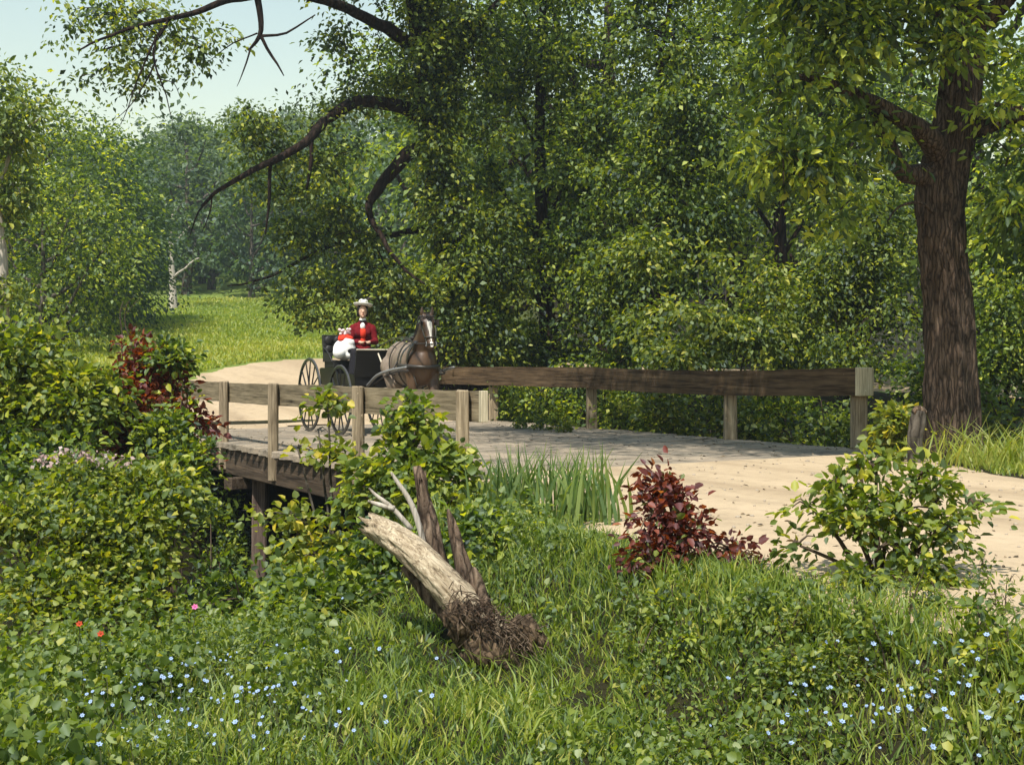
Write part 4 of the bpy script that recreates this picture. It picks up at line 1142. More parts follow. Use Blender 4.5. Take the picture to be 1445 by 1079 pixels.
for x, y, h, cr, lab in ((11.5, 21, 9, 3.6, 'round leafy tree beyond the verge outside the right edge'), (15, 27, 12, 5, 'tall leafy tree farther beyond the verge outside the right edge')):
    auto_tree('tree', lab, x, y, h, cr, 700, 18, .55, .15, ML['mid'], M_BARKD, int(x * 10), 'trees behind the far railing', cb=.05, nl=12, gate=.3, freq=.5, twigs=0, sides=6)

# the wooded left side of the meadow
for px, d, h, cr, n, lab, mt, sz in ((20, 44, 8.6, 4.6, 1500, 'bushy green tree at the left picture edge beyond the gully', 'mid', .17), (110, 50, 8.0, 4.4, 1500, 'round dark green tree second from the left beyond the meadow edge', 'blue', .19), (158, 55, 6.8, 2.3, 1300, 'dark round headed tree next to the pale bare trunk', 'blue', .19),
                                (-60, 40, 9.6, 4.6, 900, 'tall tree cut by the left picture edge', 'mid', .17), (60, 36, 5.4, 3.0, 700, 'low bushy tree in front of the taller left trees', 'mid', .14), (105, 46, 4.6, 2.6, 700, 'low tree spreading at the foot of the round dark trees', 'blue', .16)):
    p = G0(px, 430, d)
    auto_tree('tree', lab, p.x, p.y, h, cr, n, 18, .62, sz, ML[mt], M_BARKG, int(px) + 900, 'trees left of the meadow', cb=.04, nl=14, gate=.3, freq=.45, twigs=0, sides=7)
b = G0(6, 480, 24)
tree('young_tree', 'young tree with a thin pale trunk and yellow green leaves at the left edge', b,
     ([b, P(4, 380, 24), P(0, 330, 24), P(-6, 240, 24), P(-10, 120, 24)], [.11, .09, .08, .06, .02]),
     [([P(-4, 280, 24), P(20, 200, 23.8), P(60, 165, 23.6)], [.05, .03, .01])],
     [lobe(10, 185, 23.7, 40, 34), lobe(40, 150, 23.6, 30, 16), lobe(-10, 300, 24, 40, 60), lobe(15, 400, 23.8, 30, 40), lobe(-20, 120, 24, 50, 60), lobe(22, 265, 24, 26, 30)], 330, 16, .34, .12, ML['light'], M_DEAD, 51, gate=.3, ovate=True)
b = G0(245, 432, 66, .2)
tree('bare_tree', 'pale bare trunk with one forked branch at the far edge of the meadow', b,
     ([b, P(244, 405, 66), P(242, 370, 66), P(240, 345, 66), P(243, 300, 66)], [.21, .17, .14, .09, .02]),
     [([P(243, 392, 66), P(262, 378, 66), P(276, 366, 66), P(284, 364, 66)], [.08, .06, .045, .015]), ([P(242, 350, 66), P(252, 336, 66), P(268, 318, 66)], [.07, .05, .02])],
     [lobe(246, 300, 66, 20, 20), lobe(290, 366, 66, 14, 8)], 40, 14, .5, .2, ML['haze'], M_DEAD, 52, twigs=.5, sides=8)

# the hill: five trees, copied over the slope
protos = []
for k in range(5):
    h = (12, 14, 11, 15, 10)[k]
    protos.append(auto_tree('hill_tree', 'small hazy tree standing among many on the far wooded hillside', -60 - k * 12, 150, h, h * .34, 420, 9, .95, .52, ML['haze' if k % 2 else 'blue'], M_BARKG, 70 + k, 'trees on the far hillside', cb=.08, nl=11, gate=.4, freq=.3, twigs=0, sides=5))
rg = random.Random(4); spots = []
for k in range(4000):
    y = rg.uniform(72, 205); px = rg.uniform(90, 1000); x = (px - CX) / F * y
    if px > 620 and rg.random() < .75: continue
    if any((x - a) ** 2 + (y - b_) ** 2 < (3.3 + y * .012) ** 2 for a, b_ in spots): continue
    spots.append((x, y))
    if len(spots) >= 215: break
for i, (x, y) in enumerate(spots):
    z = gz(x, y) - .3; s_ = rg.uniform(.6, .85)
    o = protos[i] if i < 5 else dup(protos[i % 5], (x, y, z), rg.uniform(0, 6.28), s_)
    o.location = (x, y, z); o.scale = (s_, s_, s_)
# a pale low wall on the slope, seen under the arching limb
a = P(520, 296, 112); a2 = P(576, 297, 112)
mb = MB(); mb.beam(a, a2, .5, .55, .03); mb.beam(a + Vector((0, 0, -.5)), a2 + Vector((0, 0, -.5)), .42, .5, .03); mb.beam(a + Vector((.1, 0, -1.6)), a2 + Vector((-.1, 0, -1.6)), .40, 1.8, .03)
o = mb.build('wall', m_plain('pale_stone', (.46, .42, .38), .9, .1, .25, 2), None); rebase(o, a.lerp(a2, .5) + Vector((0, 0, -2.4))); tag(o, 'pale low wall on the far slope glimpsed under the dark arching limb', 'wall')

# saplings at the edge of the meadow
for pts, lab in (([(172, 470), (170, 440), (173, 425)], 'thin bare sapling at the meadow edge, the left one of two'), ([(180, 492), (174, 465), (170, 445), (173, 428)], 'thin crooked bare sapling at the meadow edge, the right one of two')):
    d = 33 if 'left' in lab else 30
    q = [G0(pts[0][0], 490, d)] + [P(x + (0 if 'left' in lab else 6), y, d) for x, y in pts]
    root = thing('sapling', lab, 'sapling', q[0], 0, 'bare saplings at the meadow edge')
    mb = MB(); mb.tube(q, [.02, .017, .014, .01, .006][:len(q)], 6, 4, wob=.05); mb.build('stem', M_STEMB, root, smooth=True)
    mb = MB(); mb.tube([q[-2], q[-2] + Vector((.25, 0, .3)), q[-2] + Vector((.4, .1, .5))], [.009, .006, .003], 5, 3); mb.build('twig', M_STEMB, root, smooth=True)

# ================================================================== shrubs, climbers, plants
B = bush
B('shrub', 'large green shrub at the left edge above the flowery bank', 'shrub', G0(60, 620, 13), [lobe(40, 500, 13, 70, 44), lobe(105, 540, 13, 60, 48), lobe(20, 565, 12.8, 62, 40), lobe(95, 575, 12.8, 50, 26), lobe(-40, 540, 13, 60, 60)], 640, 20, .26, .09, ML['bank'], 101)
B('shrub', 'tall shrub with dark red leaves left of the bridge railing', 'shrub', G0(210, 640, 14), [lobe(210, 515, 14, 36, 32), lobe(165, 540, 14, 46, 30), lobe(200, 572, 13.6, 44, 32), lobe(175, 595, 13.5, 50, 36), lobe(268, 592, 14, 26, 7), lobe(220, 630, 13.6, 50, 24)], 560, 17, .19, .082, ML['red'], 102, amp=.8)
B('shrub', 'green shrub growing through the red leaved one beside the first post', 'shrub', G0(250, 650, 13.2), [lobe(228, 604, 13.2, 34, 32), lobe(255, 645, 13, 24, 30), lobe(255, 540, 13.6, 20, 26), lobe(240, 500, 13.8, 24, 16), lobe(262, 690, 12.8, 20, 36)], 260, 18, .20, .08, ML['mid'], 103)
B('shrub', 'broad leafy shrub hanging down the bank in front of the left end of the bridge', 'shrub', G0(180, 860, 10.6), [lobe(90, 680, 10.4, 70, 36), lobe(200, 680, 10.6, 70, 36), lobe(110, 740, 10, 76, 46), lobe(210, 740, 10.2, 60, 46), lobe(150, 800, 9.8, 80, 40), lobe(230, 800, 10.2, 40, 46), lobe(20, 740, 9.8, 56, 60), lobe(40, 820, 9.4, 60, 40), lobe(100, 850, 9.3, 80, 26), lobe(230, 850, 9.5, 60, 26), lobe(245, 700, 10.6, 30, 36)], 1150, 18, .18, .065, ML['bank'], 104, gate=.34)
fr = np.random.default_rng(77); bl_, _ = clusters([lobe(110, 640, 10.4, 50, 6), lobe(150, 648, 10.3, 40, 6), lobe(75, 652, 10.3, 30, 6)], 26, fr)
me_ = sprays(bl_, 7, .05, .034, fr, ovate=False, wl=.9)
ob_ = foliage('blossoms', [me_], m_leaf('pale_pink_blossom', [(0, (.34, .20, .19)), (.5, (.50, .37, .34)), (1, (.62, .55, .50))], .3, .02, tcol=(1, 1, 1)), None); bush_ = [o_ for o_ in C.objects if o_.get('label', '').startswith('broad leafy shrub hanging')][0]; ob_.data.transform(Matrix.Translation(-bush_.location)); ob_.parent = bush_
B('shrub', 'dark shaded shrub in the hollow between the two leafy tiers at the left', 'shrub', G0(40, 700, 12.4), [lobe(20, 635, 12.4, 60, 30), lobe(110, 620, 12.5, 60, 24), lobe(60, 665, 12, 80, 30), lobe(-50, 620, 12.4, 60, 50), lobe(180, 650, 12.2, 50, 24)], 380, 16, .2, .08, ML['dark'], 151)  # fills the shadow gap; its shade is put into the dark leaves
B('climber', 'leafy climber rising in front of the near railing and its middle post', 'climber', G0(600, 760, 10), [lobe(580, 595, 10.2, 34, 20), lobe(560, 630, 10.2, 54, 22), lobe(625, 645, 10, 50, 20), lobe(515, 660, 10, 46, 24), lobe(580, 680, 9.9, 60, 24), lobe(655, 665, 9.9, 26, 16), lobe(640, 705, 9.8, 44, 22), lobe(500, 700, 9.9, 34, 20), lobe(582, 568, 10.2, 20, 9), lobe(480, 640, 10.2, 24, 9)], 250, 14, .15, .072, ML['light'], 105, stem=M_BARKG, wl=.8, gate=.3, amp=.9)
B('climber', 'thin yellow green spray reaching up in front of the near board', 'climber', G0(470, 740, 10.4), [lobe(460, 566, 10.4, 18, 7), lobe(448, 606, 10.4, 16, 9), lobe(420, 632, 10.4, 26, 6), lobe(466, 640, 10.3, 24, 8)], 26, 12, .12, .068, ML['yellow'], 106, stem=M_BARKG, wl=.8, gate=.1)
B('climber', 'sparse yellowish climber hanging before the dark space under the bridge', 'climber', G0(430, 820, 10.2), [lobe(415, 730, 10.2, 60, 34), lobe(440, 780, 10, 66, 36), lobe(500, 740, 10, 36, 40), lobe(480, 800, 9.8, 56, 30), lobe(400, 690, 10.3, 24, 16)], 105, 12, .15, .07, ML['yellow'], 107, stem=M_BARKG, wl=.8, gate=.3)
B('shrub', 'low pale green shrub at the foot of the bridge pile', 'shrub', G0(400, 880, 8.3), [lobe(340, 845, 8.6, 44, 36), lobe(420, 855, 8.4, 60, 34), lobe(370, 885, 8.2, 66, 26), lobe(480, 855, 8.4, 44, 30), lobe(540, 850, 8.4, 40, 26)], 430, 16, .16, .065, ML['weed'], 108)
B('shrub', 'dark leafy shrub behind the leaning broken log', 'shrub', G0(600, 850, 8.4), [lobe(520, 800, 8.7, 46, 46), lobe(560, 840, 8.3, 44, 34), lobe(460, 830, 8.6, 50, 30), lobe(690, 800, 8.2, 44, 36), lobe(720, 775, 8.3, 46, 30), lobe(670, 755, 8.5, 40, 30)], 430, 17, .17, .07, ML['mid'], 109)
B('shrub', 'small shrub with dark red leaves between the road and the grass', 'shrub', G0(960, 800, 7.2), [lobe(940, 690, 7.20, 40, 30), lobe(920, 730, 7.20, 36, 30), lobe(965, 745, 7.10, 46, 30), lobe(930, 775, 7.10, 50, 26), lobe(1030, 775, 7.10, 40, 18), lobe(985, 685, 7.20, 22, 14), lobe(900, 700, 7.20, 14, 8), lobe(1060, 785, 7.00, 24, 12), lobe(960, 700, 7.20, 14, 34)], 185, 10, .11, .052, ML['maroon'], 110, wl=.62, gate=.25, amp=1.0)
B('shrub', 'spreading green shrub with big leaves at the right edge of the road', 'shrub', G0(1250, 835, 6.6), [lobe(1190, 724, 6.60, 48, 32), lobe(1260, 724, 6.60, 56, 35), lobe(1320, 744, 6.50, 43, 32), lobe(1240, 774, 6.40, 65, 32), lobe(1270, 824, 6.30, 51, 27), lobe(1140, 714, 6.70, 29, 9), lobe(1125, 769, 6.60, 29, 9), lobe(1375, 714, 6.60, 30, 8), lobe(1180, 684, 6.70, 20, 12), lobe(1330, 694, 6.70, 22, 19), lobe(1220, 824, 6.20, 51, 24), lobe(1210, 664, 6.70, 17, 11), lobe(1250, 835, 6.3, 60, 18), lobe(1310, 810, 6.4, 46, 26), lobe(1200, 815, 6.4, 40, 20), lobe(1235, 662, 6.7, 34, 18), lobe(1300, 670, 6.6, 30, 18)], 360, 10, .10, .056, ML['light'], 111, wl=.6, gate=.22, amp=.7)
B('shrub', 'yellow leaved spray of a plant between the railing end and the grey stump', 'shrub', G0(1268, 640, 15), [lobe(1262, 592, 15, 11, 20), lobe(1258, 618, 15, 12, 16), lobe(1268, 650, 14.6, 26, 7)], 90, 14, .16, .10, ML['yellow'], 112, wl=.7, gate=.1)
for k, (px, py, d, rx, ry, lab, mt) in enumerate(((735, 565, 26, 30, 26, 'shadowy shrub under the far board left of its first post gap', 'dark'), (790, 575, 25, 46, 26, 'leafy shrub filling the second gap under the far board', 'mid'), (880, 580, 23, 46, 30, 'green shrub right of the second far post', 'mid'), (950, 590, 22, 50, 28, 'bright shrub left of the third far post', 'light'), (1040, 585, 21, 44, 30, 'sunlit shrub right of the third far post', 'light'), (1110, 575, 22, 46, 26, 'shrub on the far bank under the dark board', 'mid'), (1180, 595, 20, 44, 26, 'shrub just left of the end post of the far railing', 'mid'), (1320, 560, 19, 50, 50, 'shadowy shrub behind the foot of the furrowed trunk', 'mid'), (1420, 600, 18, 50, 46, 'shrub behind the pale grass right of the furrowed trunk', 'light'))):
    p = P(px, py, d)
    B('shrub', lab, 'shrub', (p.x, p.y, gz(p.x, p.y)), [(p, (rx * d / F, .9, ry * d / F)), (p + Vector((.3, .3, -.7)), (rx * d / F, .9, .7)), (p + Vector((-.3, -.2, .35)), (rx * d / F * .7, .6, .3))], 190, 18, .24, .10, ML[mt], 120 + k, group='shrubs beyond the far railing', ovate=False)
for k, (px, d) in enumerate(((735, 22.6), (762, 21.9), (783, 21.5), (797, 21.2))):
    p = P(px, 600, d); p.z = .0
    B('weed', ('bushy little weed at the deck edge, leftmost of four', 'small weed at the deck edge, second from the left of four', 'thin upright weed at the deck edge, third of four', 'small pale weed at the deck edge, rightmost of four')[k], 'weed', (p.x, p.y, -.01), [(p + Vector((0, 0, .10 + .05 * (k == 2))), (.06 if k == 2 else .13, .08, .10))], 14, 12, .06, .06, ML['light'], 140 + k, group='weeds along the far deck edge', gate=0, srad=.004)


B('shrub', 'added dark leaved shrub standing in for shade on the bank under the left end of the bridge', 'shrub', G0(310, 780, 13), [lobe(296, 720, 19.6, 40, 40), lobe(310, 780, 19.4, 60, 50), lobe(330, 830, 11.6, 60, 34), lobe(400, 830, 11.6, 60, 30), lobe(480, 800, 12, 60, 40)], 420, 16, .2, .07, ML['dark'], 150)  # added to cover the lit slope, dark leaves in place of shade


def hit(px, py, h):
    """where the line of sight through a pixel comes down to h above the ground"""
    d = 3.2
    while d < 14:
        p = P(px, py, d)
        if p.z <= gz(p.x, p.y) + h: return p
        d += .04
    return p


# blades: iris clumps, tussocks and grass
def blades(xy, h, wd, rng, lean=.35, z=None, curl=.5):
    n = len(xy); z = ground(xy[:, 0], xy[:, 1]) if z is None else z
    a = rng.random(n) * 6.283; ln = lean * (.3 + rng.random(n)); dx, dy = np.cos(a), np.sin(a)
    b0 = np.stack([xy[:, 0], xy[:, 1], z - .02], 1); dirv = np.stack([dx, dy, np.zeros(n)], 1); sd = np.stack([-dy, dx, np.zeros(n)], 1)
    tw = rng.random(n) * 6.283; sd = np.stack([np.cos(tw), np.sin(tw), np.zeros(n)], 1)
    H = h[:, None]; Wd = wd[:, None]; l = ln[:, None]; zz = np.array([0, 0, 1.0])
    m = b0 + dirv * H * l * .4 + zz * H * .55; t = b0 + dirv * H * l * (1 + curl * l) + zz * H * (1 - .5 * l * l)
    m2 = b0 + dirv * H * l * .12 + zz * H * .25
    V = np.stack([b0 - sd * Wd * .4, b0 + sd * Wd * .4, m2 + sd * Wd * .5, m2 - sd * Wd * .5, m + sd * Wd * .42, m - sd * Wd * .42, t], 1).reshape(-1, 3)
    k = np.arange(n)[:, None] * 7
    q = np.concatenate([k + np.array([0, 1, 2, 3]), k + np.array([3, 2, 4, 5])], 1).reshape(-1, 4); tr = k + np.array([5, 4, 6])
    return V, q, tr


def blade_obj(name, parts, material, parent=None):
    V = []; Q = []; T = []; Rq = []; Rt = []; o = 0
    for (v, q, t), r in parts: V.append(v); Q.append(q + o); T.append(t + o); Rq.append(np.repeat(r, 2)); Rt.append(r); o += len(v)
    me = np_mesh(name, np.concatenate(V), [np.concatenate(Q), np.concatenate(T)], np.concatenate(Rq + Rt))
    return link(name, me, material, parent)


rng = np.random.default_rng(5)
for px, d, sx, n, lab in ((728, 9.3, .26, 110, 'clump of sword shaped leaves beside the road, the left one of two'), (815, 9.0, .30, 150, 'taller clump of sword shaped leaves beside the road, the right one of two')):
    p = P(px, 740, d); b = Vector((p.x, p.y, gz(p.x, p.y)))
    root = thing('iris_clump', lab, 'plant', b, 0, 'clumps of sword shaped leaves')
    xy = rng.normal(size=(n, 2)) * np.array([sx * .55, sx * .45]) + np.array([p.x, p.y])
    blade_obj('leaves', [(blades(xy, .40 + .24 * rng.random(n), .017 + .014 * rng.random(n), rng, .34, curl=.2), .35 + .65 * rng.random(n))], ML['iris'], root)
p = P(1415, 640, 14); b = Vector((p.x, p.y, gz(p.x, p.y)))
root = thing('grass_tussock', 'pale arching grass tussock right of the furrowed trunk', 'grass', b)
n = 300; xy = rng.normal(size=(n, 2)) * np.array([.38, .4]) + np.array([p.x, p.y])
blade_obj('blades', [(blades(xy,   .32 + .38 * rng.random(n), .013 + .010 * rng.random(n), rng, .8), .55 + .45 * rng.random(n))], ML['grass'], root)

n = 200000
y = 3.0 + 13.0 * rng.random(n) ** 1.15; x = (rng.random(n) * 2 - 1) * (y * .46 + 1.2)
dens = .5 + .5 * vnoise(x * 1.5, y * 1.5, 21)
keep = (~on_road(x + .38 * vnoise(x * 2.5, y * 2.5, 22), y + .38 * vnoise(x * 2.5, y * 2.5, 23))) & (rng.random(n) < np.clip(.45 + dens, .25, 1))
gr = ground(x, y); st = -.506 * x + .862 * y; tt = .862 * x + .506 * y
bp = P(1000, 1045, 4.75); keep &= np.hypot((x - bp.x) * .8, (y - bp.y) * 1.6) > .22 + .16 * vnoise(x * 5, y * 5, 31)
keep &= (gr > -2.3) & ~((st > 10.2) & (tt > 5.2))
xy = np.stack([x, y], 1)[keep]; n = len(xy)
hh = (.05 + .11 * rng.random(n)) * (.8 + .35 * vnoise(xy[:, 0] * 2, xy[:, 1] * 2, 24)); hh = np.maximum(hh, .05)
parts = [(blades(xy, hh, .005 + .006 * rng.random(n) + .0006 * xy[:, 1], rng, .55), np.clip(.42 + .42 * vnoise(xy[:, 0] * 1.3, xy[:, 1] * 1.3, 25) + .34 * rng.normal(size=n), 0, 1))]
n = 9000; sv = 1.5 + 6.0 * rng.random(n); tv = 3.4 + 1.25 * rng.random(n); xy = np.stack([sv * U.x + tv * N.x, sv * U.y + tv * N.y], 1)
parts.append((blades(xy, .05 + .13 * rng.random(n), .006 + .005 * rng.random(n), rng, .55), np.clip(.5 + .3 * rng.normal(size=n), 0, 1)))
# tall tufts
c = np.stack([(rng.random(260) * 2 - 1) * 4.2, 3.6 + 7 * rng.random(260)], 1); c = c[~on_road(c[:, 0], c[:, 1], .4)]
xy = np.repeat(c, 26, 0) + rng.normal(size=(len(c) * 26, 2)) * .05; n = len(xy)
parts.append((blades(xy, .10 + .15 * rng.random(n), .007 + .006 * rng.random(n), rng, .6), np.clip(.3 + .3 * rng.random(n) + np.repeat(rng.random(len(c)) * .4, 26), 0, 1)))
# the verge beyond the road and the meadow
n = 16000; y = 9 + 9 * rng.random(n); x = 4.2 + 6 * rng.random(n); keep = ~on_road(x, y); xy = np.stack([x, y], 1)[keep]; n = len(xy)
parts.append((blades(xy, .08 + .16 * rng.random(n), .010 + .008 * rng.random(n), rng, .7), .45 + .55 * rng.random(n)))
n = 90000; y = 24 + 48 * rng.random(n); x = -rng.random(n) * (y * .36) - 1.0; keep = ~on_road(x, y) & (ground(x, y) > -.7); xy = np.stack([x, y], 1)[keep]; n = len(xy)
parts.append((blades(xy, .10 + .16 * rng.random(n), .02 + .0009 * xy[:, 1], rng, .6), np.clip(.72 + .2 * vnoise(xy[:, 0] * .4, xy[:, 1] * .25, 26) + .14 * rng.normal(size=n), 0, 1)))
tag(blade_obj('grass', parts, ML['grass']), 'green grass over the foreground bank, verge and meadow', 'grass', kind='stuff')

# broad leaved ground plants
def weeds(n, box_, hgt, size, seed):
    """patches of three leaf shapes, each where its own patch noise is high"""
    out = []
    for j, (sz, wl, per) in enumerate(((.72, .38, 12), (1.0, .6, 9), (1.35, .85, 7))):
        r = np.random.default_rng(seed * 7 + j)
        x0, x1, y0, y1 = box_
        y = y0 + (y1 - y0) * r.random(n); px = x0 + (x1 - x0) * r.random(n); x = (px - CX) / F * y
        k = (~on_road(x, y, .25)) & (vnoise(x * 1.9, y * 1.9, seed + 40 * j) > .12)
        x, y = x[k], y[k]; z = ground(x, y) + hgt * (.2 + .8 * r.random(len(x))) * (1 + .5 * vnoise(x * 3, y * 3, seed + 5))
        out.append(sprays(np.stack([x, y, z], 1), per, .08 * sz + .02, size * sz, r, ovate=True, wl=wl, flat=.7))
    return out


geos = weeds(2300, (-60, 440, 4.6, 9.0), .27, .034, 201) + weeds(650, (-60, 330, 6.5, 10), .46, .042, 202) + weeds(200, (400, 760, 6.8, 9.6), .10, .028, 203) + weeds(800, (900, 1500, 4.5, 6.2), .13, .028, 204) + weeds(420, (760, 1200, 4.6, 7.0), .10, .025, 205) + weeds(260, (660, 870, 7.5, 9.4), .22, .036, 206)
tag(foliage('undergrowth', geos, ML['weed'], None), 'broad leaved weeds covering the foreground bank', 'weeds', kind='stuff')

# single leafy plants standing up out of the grass
rg = random.Random(33)
for k in range(34):
    px, py = ((rg.uniform(1000, 1430), rg.uniform(860, 1010)) if k < 16 else (rg.uniform(20, 460), rg.uniform(880, 1000)) if k < 28 else (rg.uniform(780, 1000), rg.uniform(860, 960)))
    q = hit(px, py, 0.0); h = rg.uniform(.10, .24)
    B('weed', 'leafy green weed standing a little above the foreground grass', 'weed', (q.x, q.y, gz(q.x, q.y)), [(q + Vector((rg.uniform(-.06, .06), rg.uniform(-.05, .05), h * f)), (.08 * (1.2 - .6 * f), .08, h * .22)) for f in (.35, .7, 1.0)], 20, 9, .05, rg.uniform(.022, .038), ML[rg.choice(('light', 'mid', 'weed', 'light'))], 300 + k, group='leafy weeds in the foreground grass', gate=0, srad=.003, stems=4, wl=rg.choice((.4, .55, .7)))

# flowers
def flower(name, r, colour, petals, label, group):
    """five or six petals tipped towards the light, on a short green stem"""
    b = MB(); M = Matrix.Rotation(R(38), 4, 'X')
    for k in range(petals):
        a = 6.283 * k / petals; d = Vector((math.cos(a), math.sin(a), .25)); s = Vector((-math.sin(a), math.cos(a), 0)); e = Vector((0, 0, -.002))
        q = [d * r * .1, d * r * .55 + s * r * .34, d * r, d * r * .55 - s * r * .34]
        b.add([M @ v for v in q] + [M @ (v + e) for v in q], [(0, 1, 2, 3), (7, 6, 5, 4)])
    b.ell((0, 0, .2 * r), (r * .2, r * .2, r * .16), 8, 6)
    o = b.build(name, colour, None)
    t = MB(); t.tube([(0, 0, 0), (.006, .004, -.07), (0, .01, -.16)], [.0018, .002, .002], 4, 2); t.build('stem', M_STEM, o, world=False)
    return tag(o, label, 'flower', group)


M_BLUEF = m_plain('pale_blue_petal', (.27, .36, .52), .7, .1, .12, 30); M_REDF = m_plain('red_petal', (.36, .05, .02), .7, .1, .3, 30); M_PINKF = m_plain('pink_petal', (.55, .12, .28), .7, .1, .3, 30)
fl = flower('wildflower', .012, M_BLUEF, 6, 'tiny pale blue wildflower among the foreground weeds and grass', 'pale blue wildflowers')
rg = random.Random(9); 
for k in range(230):
    if k < 150: px, py = rg.gauss(300, 125), rg.gauss(975, 45)
    else: px, py = rg.gauss(1300, 110), rg.gauss(985, 45)
    p = hit(px, py, rg.uniform(.13, .24)); z = p.z
    s_ = rg.uniform(.5, 1.15)
    o = fl if k == 0 else dup(fl, (0, 0, 0), 0)
    o.location = (p.x, p.y, z); o.scale = (s_, s_, s_); o.rotation_euler = (R(rg.uniform(-18, 18)), R(rg.uniform(-18, 18)), rg.uniform(-.7, .7))
for px, py, colr, lab in ((72, 846, M_REDF, 'red flower in the left weeds, highest on the left'), (156, 840, M_REDF, 'red flower in the left weeds, nearest the leafy shrub'), (112, 880, M_REDF, 'large red flower in the left weeds, the lower pair'), (142, 894, M_REDF, 'lowest red flower in the left weeds'), (275, 856, M_PINKF, 'pink flower in the left weeds')):
    o = flower('flower', .018, colr, 6, lab, 'bright flowers in the left weeds'); o.location = hit(px, py, .42); o.rotation_euler = (R(10), R(10), 0)

# dead leaves, bark chips and small stones lying on the deck and the road
r = np.random.default_rng(61); n = 1500
s_ = 3 + 20 * r.random(n); t_ = 5.3 + 7.3 * r.random(n) ** 1.0; t_ = np.where(r.random(n) < .45, np.where(r.random(n) < .5, 5.75 + .5 * r.random(n), 12.4 - .9 * r.random(n) ** 2), t_)
x = s_ * U.x + t_ * N.x; y = s_ * U.y + t_ * N.y; keep = on_road(x, y); x, y = x[keep], y[keep]; n = len(x); a = r.random(n) * 6.28
V, Fq, m_ = leaf_geo(np.stack([x, y, np.full(n, .034)], 1), np.stack([np.cos(a), np.sin(a), .1 * r.normal(size=n)], 1), np.stack([.3 * r.normal(size=n), .3 * r.normal(size=n), np.ones(n)], 1), .02 + .05 * r.random(n) ** 2, .012 + .022 * r.random(n) ** 2)
tag(foliage('leaf_litter', [(V, Fq, np.repeat(r.random(n), m_))], m_leaf('dead_leaf', [(0, (.03, .022, .015)), (.6, (.11, .08, .05)), (1, (.26, .19, .11))], .1, .02), None), 'dead leaves and chips scattered on the deck and the sandy road', 'litter', kind='stuff')
mb = MB(); rg = random.Random(12)
for k in range(420):
    q = ST(rg.uniform(2, 11), rg.uniform(5, 12)); e = rg.uniform(.006, .022) * (1.5 if rg.random() < .1 else 1)
    if bool(on_road(np.array([q.x]), np.array([q.y]))[0]): mb.ell((q.x, q.y, .032), (e, e * rg.uniform(.6, 1), e * .6), 7, 5, rz=rg.uniform(0, 3))
tag(mb.build('gravel', m_plain('pebble', (.30, .25, .19), .9, .1, .4, 9), None, smooth=True), 'small loose pebbles on the sandy road', 'gravel', kind='stuff')

# ---- the broken, leaning trunk
b = G0(705, 930, 7.10); p0 = P(690, 905, 9.3)
lg = thing('broken_trunk', 'leaning broken tree trunk with bleached wood, splinters and torn fibrous base', 'fallen trunk', b)
mb = MB(); mb.tube([P(735, 945, 7.00), P(690, 900, 7.05), P(650, 850, 7.05), P(615, 808, 7.10), P(575, 772, 7.20), P(545, 750, 7.30), P(522, 738, 7.35)], [.115, .105, .092, .086, .082, .076, .062], 48, 8, ridge=.24, rf=7.0, wob=.02, seed=3, jag=.07); mb.build('log', M_LOG, lg, smooth=True)
mb = MB(); mb.tube([P(705, 915, 7.15), P(680, 870, 7.20), P(655, 800, 7.25), P(640, 745, 7.30), P(632, 718, 7.30)], [.075, .062, .044, .026, .005], 22, 5, ridge=.5, rf=3.0, seed=8, wob=.012); mb.build('splinter', M_SPLINT, lg, smooth=True)
mb = MB(); mb.tube([P(640, 860, 7.55), P(620, 800, 7.60), P(606, 740, 7.65), P(598, 700, 7.70), P(594, 672, 7.70)], [.056, .05, .044, .04, .033], 26, 5, ridge=.55, rf=4.0, seed=13, jag=.12, wob=.012); mb.build('snag', M_SPLINT, lg, smooth=True)
mb = MB(); mb.tube([P(690, 880, 7.00), P(685, 850, 7.02), P(675, 820, 7.05), P(668, 800, 7.05)], [.04, .034, .024, .008], 12, 4, ridge=.4, seed=17); mb.build('splinter', M_SPLINT, lg, smooth=True)
for pts, r in (([(600, 770), (580, 712), (560, 680), (552, 668)], [.022, .018, .013, .007]), ([(580, 745), (552, 716), (530, 700), (520, 690)], [.018, .015, .011, .005]), ([(556, 718), (530, 712), (518, 708)], [.02, .014, .006])):
    mb = MB(); mb.tube([P(x, y, 7.60) for x, y in pts], r, 8, 4, wob=.02); mb.build('dead_branch', M_DEAD, lg, smooth=True)
mb = MB()
for q in ((705, 905, 740, 930, .10), (660, 880, 700, 935, .12), (725, 890, 765, 920, .08), (690, 920, 720, 940, .13), (640, 860, 668, 905, .09)):
    mb.tube([P(q[0], q[1], 7.00), P((q[0] + q[2]) / 2, (q[1] + q[3]) / 2 - 6, 6.92), P(q[2], q[3], 6.95)], [q[4] * .75, q[4] * .85, q[4] * .6], 24, 6, ridge=.8, rf=4.0, wob=.05, seed=q[0], jag=.09)
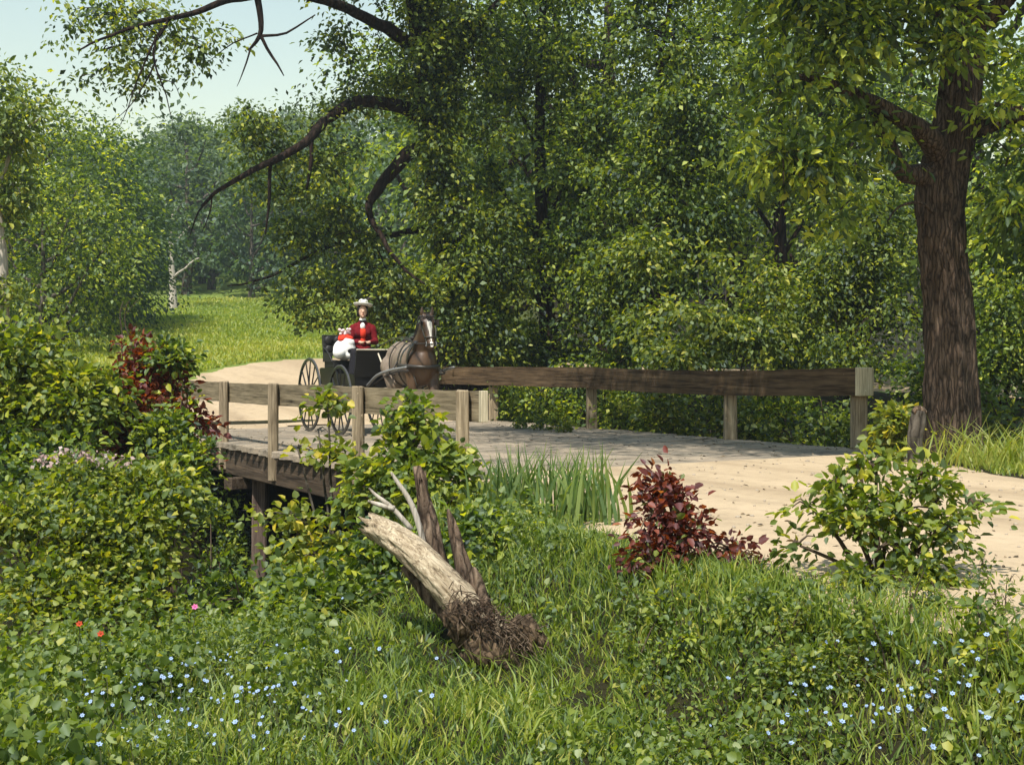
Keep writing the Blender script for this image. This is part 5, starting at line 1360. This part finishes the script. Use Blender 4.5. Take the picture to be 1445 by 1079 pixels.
mb.build('root_base', M_ROOT, lg, smooth=True)
mb = MB(); mb.tube([P(570, 800, 7.25), P(600, 828, 7.2), P(632, 862, 7.12), P(655, 895, 7.05)], [.02, .045, .06, .06], 16, 5, ridge=.5, seed=23, wob=.015); mb.build('split_strip', M_SPLINT, lg, smooth=True)
mb = MB(); rg = random.Random(2)
for k in range(240):
    f = rg.random(); a = P(640 + 110 * f + rg.uniform(-14, 14), 850 + 62 * f + rg.uniform(-22, 16), 6.9 + rg.uniform(-.14, .1))
    e = a + Vector((rg.uniform(-.08, .14), rg.uniform(-.12, .05), rg.uniform(-.14, .06))); m_ = (a + e) / 2 + Vector((rg.uniform(-.03, .05), -.03, rg.uniform(0, .06)))
    mb.tube([a, m_, e], [.0032, .0026, .001], 4, 3, cap=False)
mb.build('root_fibres', M_SPLINT, lg)
# the short grey stump beside the furrowed trunk
b = G0(1292, 645, 14.4); st_ = thing('stump', 'short grey weathered stump post beside the furrowed trunk', 'stump', b)
mb = MB(); mb.tube([b, P(1291, 625, 14.4), P(1294, 600, 14.4), P(1297, 579, 14.4)], [.10, .085, .078, .07], 14, 4, ridge=.3, seed=4); mb.build('post', M_BARKG, st_, smooth=True)
mb = MB(); mb.tube([P(1289, 582, 14.38), P(1297, 578, 14.38), P(1306, 583, 14.38)], [.035, .05, .03], 10, 4, ridge=.3, seed=6); mb.build('broken_top', M_SPLINT, st_, smooth=True)

# ================================================================== air
mz, nz, oz = mat('thin_haze'); vz = nz.nodes.new('ShaderNodeVolumePrincipled'); vz.inputs['Color'].default_value = (.80, .92, 1.0, 1); vz.inputs['Density'].default_value = .0007; vz.inputs['Anisotropy'].default_value = .2
nz.links.new(vz.outputs[0], oz.inputs['Volume'])
mb = MB(); me = bpy.data.meshes.new('haze'); bm = bmesh.new(); bmesh.ops.create_cube(bm, size=1); bm.to_mesh(me); bm.free()
hz_ = link('haze', me, mz); hz_.location = (0, 400, 20.5); hz_.scale = (1820, 1220, 59); tag(hz_, kind='stuff')
